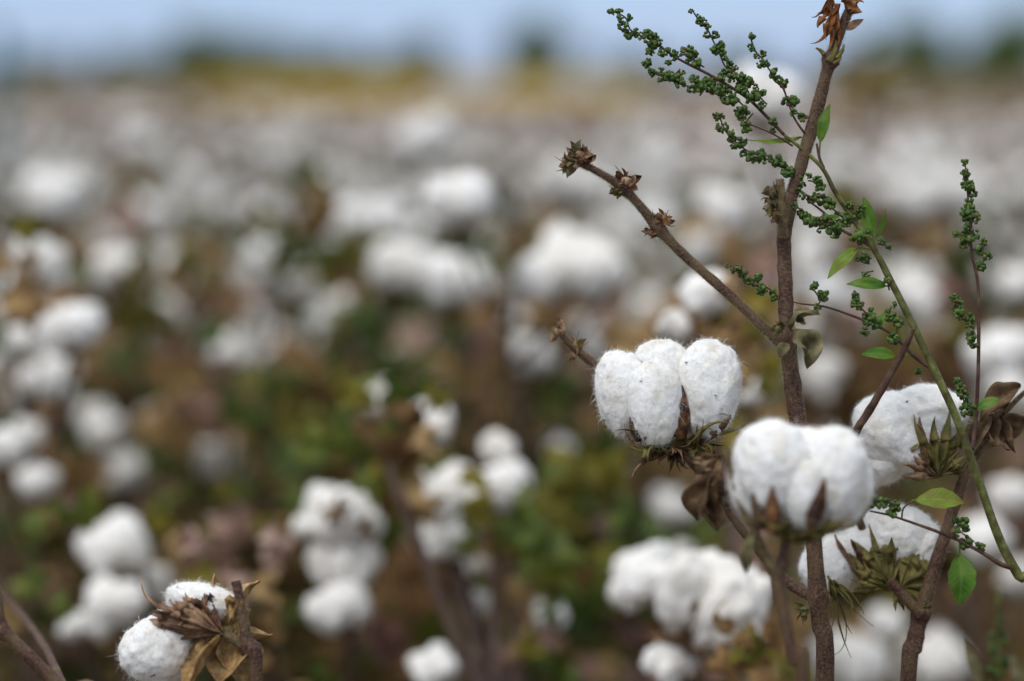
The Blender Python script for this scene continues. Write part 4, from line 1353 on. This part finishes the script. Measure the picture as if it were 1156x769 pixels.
def spike(lst, density=1.0, r0=5.2, d=DW, stalk=2.0, parent=None, origin=None, fat=1.15, seed=0):
    """one seed spike: beaded clumps of tiny lobed fruits along a thin stalk; lst of (x, y[, depth]) from tip to base"""
    rd = random.Random(int(lst[0][0] * 31 + lst[0][1] + seed))
    mb = MB()
    P, rr = spline(pp([(q[0], q[1], stalk, q[2] if len(q) > 2 else d) for q in lst], d), 8)
    tube(mb, P, rr, 6, 1)
    # arc positions
    acc = [0.0]
    for a, b in zip(P, P[1:]):
        acc.append(acc[-1] + (b - a).length)
    total = acc[-1]
    s = 0.0
    while s < total:
        i = max(j for j in range(len(acc)) if acc[j] <= s)
        i = min(i, len(P) - 2)
        f = (s - acc[i]) / max(acc[i + 1] - acc[i], 1e-9)
        p = P[i].lerp(P[i + 1], f)
        t = s / total
        cl = px(r0 * fat * (0.85 + 0.5 * min(1, t * 2)) * rd.uniform(0.75, 1.2), d)
        a = rd.random() * 6.28
        off = RT * math.cos(a) * cl * .75 + UP * math.sin(a) * cl * .75 + FWD * rd.uniform(-.6, .6) * cl
        c = p + off * rd.uniform(0.5, 1.2)
        nb = rd.randint(12, 16)
        for k in range(nb):
            q = Vector((rd.gauss(0, 1), rd.gauss(0, 1), rd.gauss(0, 1))).normalized()
            rb = cl * rd.choice((rd.uniform(.18, .28), rd.uniform(.26, .36), rd.uniform(.30, .42)))
            bc = c + q * cl * rd.uniform(.45, .72)
            # five-ridged little fruit
            ph = rd.random() * 6.28
            ax3 = Vector((rd.gauss(0, 1), rd.gauss(0, 1), rd.gauss(0, 1))).normalized()
            qm = np.array(Vector((0, 0, 1)).rotation_difference(ax3).to_matrix())
            ang = np.arctan2(SV[:, 1], SV[:, 0])
            rad = 1 + 0.13 * np.cos(5 * ang + ph) * (1 - SV[:, 2] ** 2)
            X = SV * rad[:, None] * np.array([1, 1, .8])
            mb.add((X * rb) @ qm.T + np.array(bc[:]), SF, rd.choices((0, 2, 3), (0.74, 0.20, 0.06))[0])
        s += cl * 0.98 / density
    mb.build('seed_spike', ['seed', 'weed_twig', 'seed_pale', 'seed_dry'], parent or W, origin=origin or gW)


# main tip and its sprays
wstem('branch', [(885, 152, 4), (862, 128, 4), (840, 108, 4), (800, 84, 3.5), (765, 66, 3), (735, 45, 2.5)], 'weed_twig')
spike([(690, 12), (706, 20), (712, 34), (728, 42), (745, 44)], 1.0)
spike([(743, 46), (738, 44), (722, 36)], .9, 5)
spike([(733, 62), (742, 50), (752, 58)], .9, 4.6)
spike([(728, 70), (738, 82), (752, 88), (765, 94), (782, 98), (800, 94), (815, 90)], 1.1, 5.2)
spike([(756, 70), (772, 62), (786, 70)], .9, 5.5)
spike([(783, 58), (784, 68), (795, 76)], 1, 5)
spike([(758, 88), (768, 78)], .9, 4.5)
spike([(820, 104), (800, 98), (790, 108)], .9, 6)
spike([(783, 14), (790, 24), (799, 34), (806, 48), (812, 60), (818, 74), (828, 84), (834, 94)], 1.0, 4.8)
spike([(824, 76), (838, 92), (846, 106), (852, 118)], 1.1, 6)
spike([(812, 108), (830, 112), (842, 122)], .9, 5.5)
spike([(848, 45), (853, 58), (862, 68), (868, 78), (876, 88), (884, 98), (889, 112), (898, 126), (906, 130)], .85, 4.8)
spike([(852, 100), (860, 112), (866, 118)], .8, 4.5)
spike([(836, 122), (840, 138), (850, 128)], .8, 5)
spike([(872, 146), (878, 142)], .8, 5.5)
wstem('branch', [(908, 150, 3), (896, 132, 2.6), (884, 100, 2), (872, 84, 1.8)])
wstem('branch', [(895, 165, 2.5), (870, 150, 2), (845, 140, 1.8)])
spike([(812, 130), (818, 146), (828, 158), (840, 168), (852, 174), (866, 180), (880, 188), (894, 196), (905, 204)], 1.15, 5.2)
spike([(824, 160), (838, 166)], .8, 4.2)
# behind the stem, clustered by the first node
spike([(905, 216), (916, 224), (928, 230), (940, 236), (950, 244)], 1.05, 6)
spike([(912, 204), (920, 206), (924, 214)], .9, 5)
spike([(900, 234), (912, 242), (924, 250), (936, 258), (948, 260)], 1.05, 6)
spike([(922, 256), (934, 246), (946, 250), (960, 256)], .9, 6)
spike([(960, 228), (964, 240), (968, 252), (974, 262), (978, 270)], 1.1, 6)
spike([(972, 232), (976, 246)], .9, 5)
spike([(1002, 277), (994, 276)], .9, 4.5)
wstem('branch', [(984, 278, 5), (966, 268, 4), (948, 258, 3.5), (930, 240, 3), (910, 225, 2)])
wstem('branch', [(930, 190, 4), (925, 178, 3.6), (922, 162, 3)])
# the long side shoot to the left
wstem('branch', [(1048, 414, 5.5), (1032, 402, 5), (1008, 378, 4), (985, 366, 3.5), (958, 355, 3), (930, 346, 2.5), (900, 342, 2), (872, 332, 1.8)])
spike([(824, 300), (834, 306), (844, 314), (856, 320), (868, 326), (876, 332)], 1.1, 4.6)
spike([(916, 324), (922, 332), (926, 340), (920, 346)], 1.0, 5.2)
spike([(962, 332), (966, 342), (972, 348), (980, 356), (984, 364), (974, 372)], 1.05, 5.2)
spike([(1006, 346), (1004, 358), (1012, 366), (1012, 376), (1008, 384), (1012, 390)], 1, 4.8)
spike([(968, 290), (974, 296), (982, 298)], .9, 4.6)
spike([(976, 308), (986, 306)], .8, 4)
spike([(1002, 318), (1004, 328)], .8, 4)
spike([(1034, 418), (1040, 422)], .8, 4)
# the lowest shoot
wstem('branch', [(1140, 640, 7), (1128, 636, 6), (1105, 622, 4.5), (1070, 605, 4), (1035, 592, 3.5), (1005, 582, 2.5), (982, 577, 2)], 'weed_twig', 1.30)
spike([(988, 562, 1.298), (996, 570, 1.298), (1006, 572, 1.298), (1014, 578, 1.298)], 1.1, 6.5, 1.298)
spike([(1080, 590, 1.3), (1084, 600, 1.3), (1092, 606, 1.3), (1100, 612, 1.3)], 1.1, 6.5, 1.3)
spike([(1104, 612, 1.3), (1110, 616, 1.3)], .8, 4.5, 1.3)
# the upright shoot at the side
wstem('branch', [(1097, 508, 6, 1.325), (1101, 480, 5, 1.33), (1104, 430, 4.5, 1.33), (1105, 370, 4.5, 1.33), (1104, 320, 4, 1.33), (1097, 285, 3.5, 1.33), (1094, 240, 2.5, 1.33), (1090, 190, 2, 1.33)], 'weed_twig')
DX = 1.33
spike([(1089, 184, DX), (1092, 200, DX), (1096, 220, DX), (1096, 240, DX), (1097, 258, DX), (1094, 272, DX)], 1.2, 5.0, DX)
spike([(1092, 228, DX), (1092, 250, DX)], 1.1, 5, DX)
spike([(1082, 264, DX), (1090, 268, DX), (1094, 278, DX)], .9, 4.6, DX)
spike([(1112, 276, DX), (1108, 286, DX), (1112, 290, DX), (1106, 304, DX)], 1.05, 5.5, DX)
spike([(1076, 334, DX), (1080, 344, DX), (1082, 356, DX), (1092, 364, DX), (1100, 372, DX)], 1.05, 5, DX)
spike([(1092, 384, DX), (1100, 386, DX), (1098, 374, DX)], 1.05, 5.5, DX)
spike([(1078, 428, DX), (1084, 440, DX), (1088, 452, DX), (1096, 460, DX), (1098, 470, DX)], 1.05, 5, DX)


def wleaf(x0, y0, x1, y1, wd, mat='weed_leaf', d=DW, nrm=(0.1, -1, .35), seed=1, peak=.42, teeth=0.0, bend=.08, joint=None):
    mb = MB()
    blade(mb, at(x0, y0, d), at(x1, y1, d), nrm, px(wd, d), 0, .22 + .2 * math.sin(seed * 2.1), bend + .07 * math.sin(seed * 1.3), 26, 8, .05, seed, peak, max(teeth, .07))
    # stalk from the node to a little way up the midrib
    a = at(x0, y0, d); dirv = (at(x0, y0, d) - at(x1, y1, d)).normalized()
    if joint:
        k = at(joint[0], joint[1], d)
        Q, qr = spline([(k, px(1.3, d)), (k.lerp(a, .55) + dirv * px(1.5, d), px(1.0, d)), (a, px(.9, d)), (a - dirv * px(6, d), px(.7, d))], 5)
        tube(mb, Q, qr, 6)
    mb.build('leaf', mat, W, origin=gW)


wleaf(926, 160, 937, 117, 13, 'weed_leaf', DW, (-.5, -1, .1), 2, joint=(925, 180))
wleaf(985, 266, 975, 222, 16, 'weed_leaf', DW, (-.3, -1, .1), 3, joint=(985, 279))
wleaf(988, 268, 1000, 236, 10, 'weed_leaf', DW, (.9, -.6, .1), 4, joint=(986, 279))
wleaf(968, 280, 934, 315, 15, 'weed_leaf_red', DW, (-.5, -.8, .5), 5, joint=(987, 283))
wleaf(1000, 323, 955, 321, 13, 'weed_leaf', DW, (.1, -1, .4), 6, joint=(1009, 323))
wleaf(1010, 402, 972, 400, 14, 'weed_leaf', DW, (.1, -1, .6), 7, joint=(1031, 401))
wleaf(985, 372, 1002, 352, 11, 'weed_leaf', DW, (-.4, -1, .2), 8, joint=(991, 369))
wleaf(1033, 565, 1089, 568, 27, 'weed_leaf_red', 1.30, (0, -.8, .9), 9, .5, 0, .12, joint=(1030, 566))
wleaf(1083, 626, 1083, 684, 30, 'weed_leaf', 1.30, (.1, -1, .1), 10, .42, .10, joint=(1083, 611))
wleaf(1101, 462, 1130, 450, 12, 'weed_leaf', DX, (.1, -.9, .6), 11, joint=(1102, 476))
wleaf(905, 155, 845, 158, 8, 'weed_leaf_red', DW, (0, -.7, .8), 12, .5, 0, -.1, joint=(908, 172))
wleaf(783, 103, 800, 92, 12, 'weed_leaf', DW, (0, -1, .3), 13, joint=(793, 97))
wleaf(1088, 268, 1074, 262, 6, 'weed_leaf', DX, (0, -1, .3), 14, joint=(1096, 276))
wleaf(930, 250, 948, 244, 8, 'weed_leaf', DW, (0, -1, .3), 15, joint=(938, 251))
mb = MB()
Q, qr = spline(pp([(1018, 586, 2.2, 1.3), (1020, 574, 2.2, 1.3), (1030, 566, 2.0, 1.3), (1038, 565, 1.8, 1.3)]), 6)
tube(mb, Q, qr, 6)
mb.build('leaf_stalk', 'weed_twig', W, origin=gW)

# a second, softer weed in the corner
gW2 = Vector((at(1135, 769, 1.52).x, at(1135, 769, 1.52).y, -.03))
W2 = empty('goosefoot_plant', gW2, label='small soft green weed spike in the corner below the sharp weed', cat='weed')
mb = MB()
P, rr = spline([(at(1127, 706, 1.52), .0012), (at(1126, 770, 1.52), .002), (gW2, .003)], 8)
tube(mb, P, rr, 8)
mb.build('stem', 'weed_stem', W2, origin=gW2)
spike([(1127, 702, 1.52), (1125, 722, 1.52), (1128, 745, 1.52), (1122, 775, 1.52)], 1.1, 6, 1.52, parent=W2, origin=gW2)
mb = MB()
blade(mb, at(1106, 775, 1.5), at(1086, 722, 1.5), Vector((.2, -1, .2)), px(16, 1.5), 0, .3, .1)
mb.build('leaf', 'dry_green', W2, origin=gW2)
mb = MB()
blade(mb, at(1150, 775, 1.52), at(1140, 735, 1.52), Vector((.2, -1, .2)), px(14, 1.5), 0, .3, .1)
mb.build('leaf', 'dry_green', W2, origin=gW2)
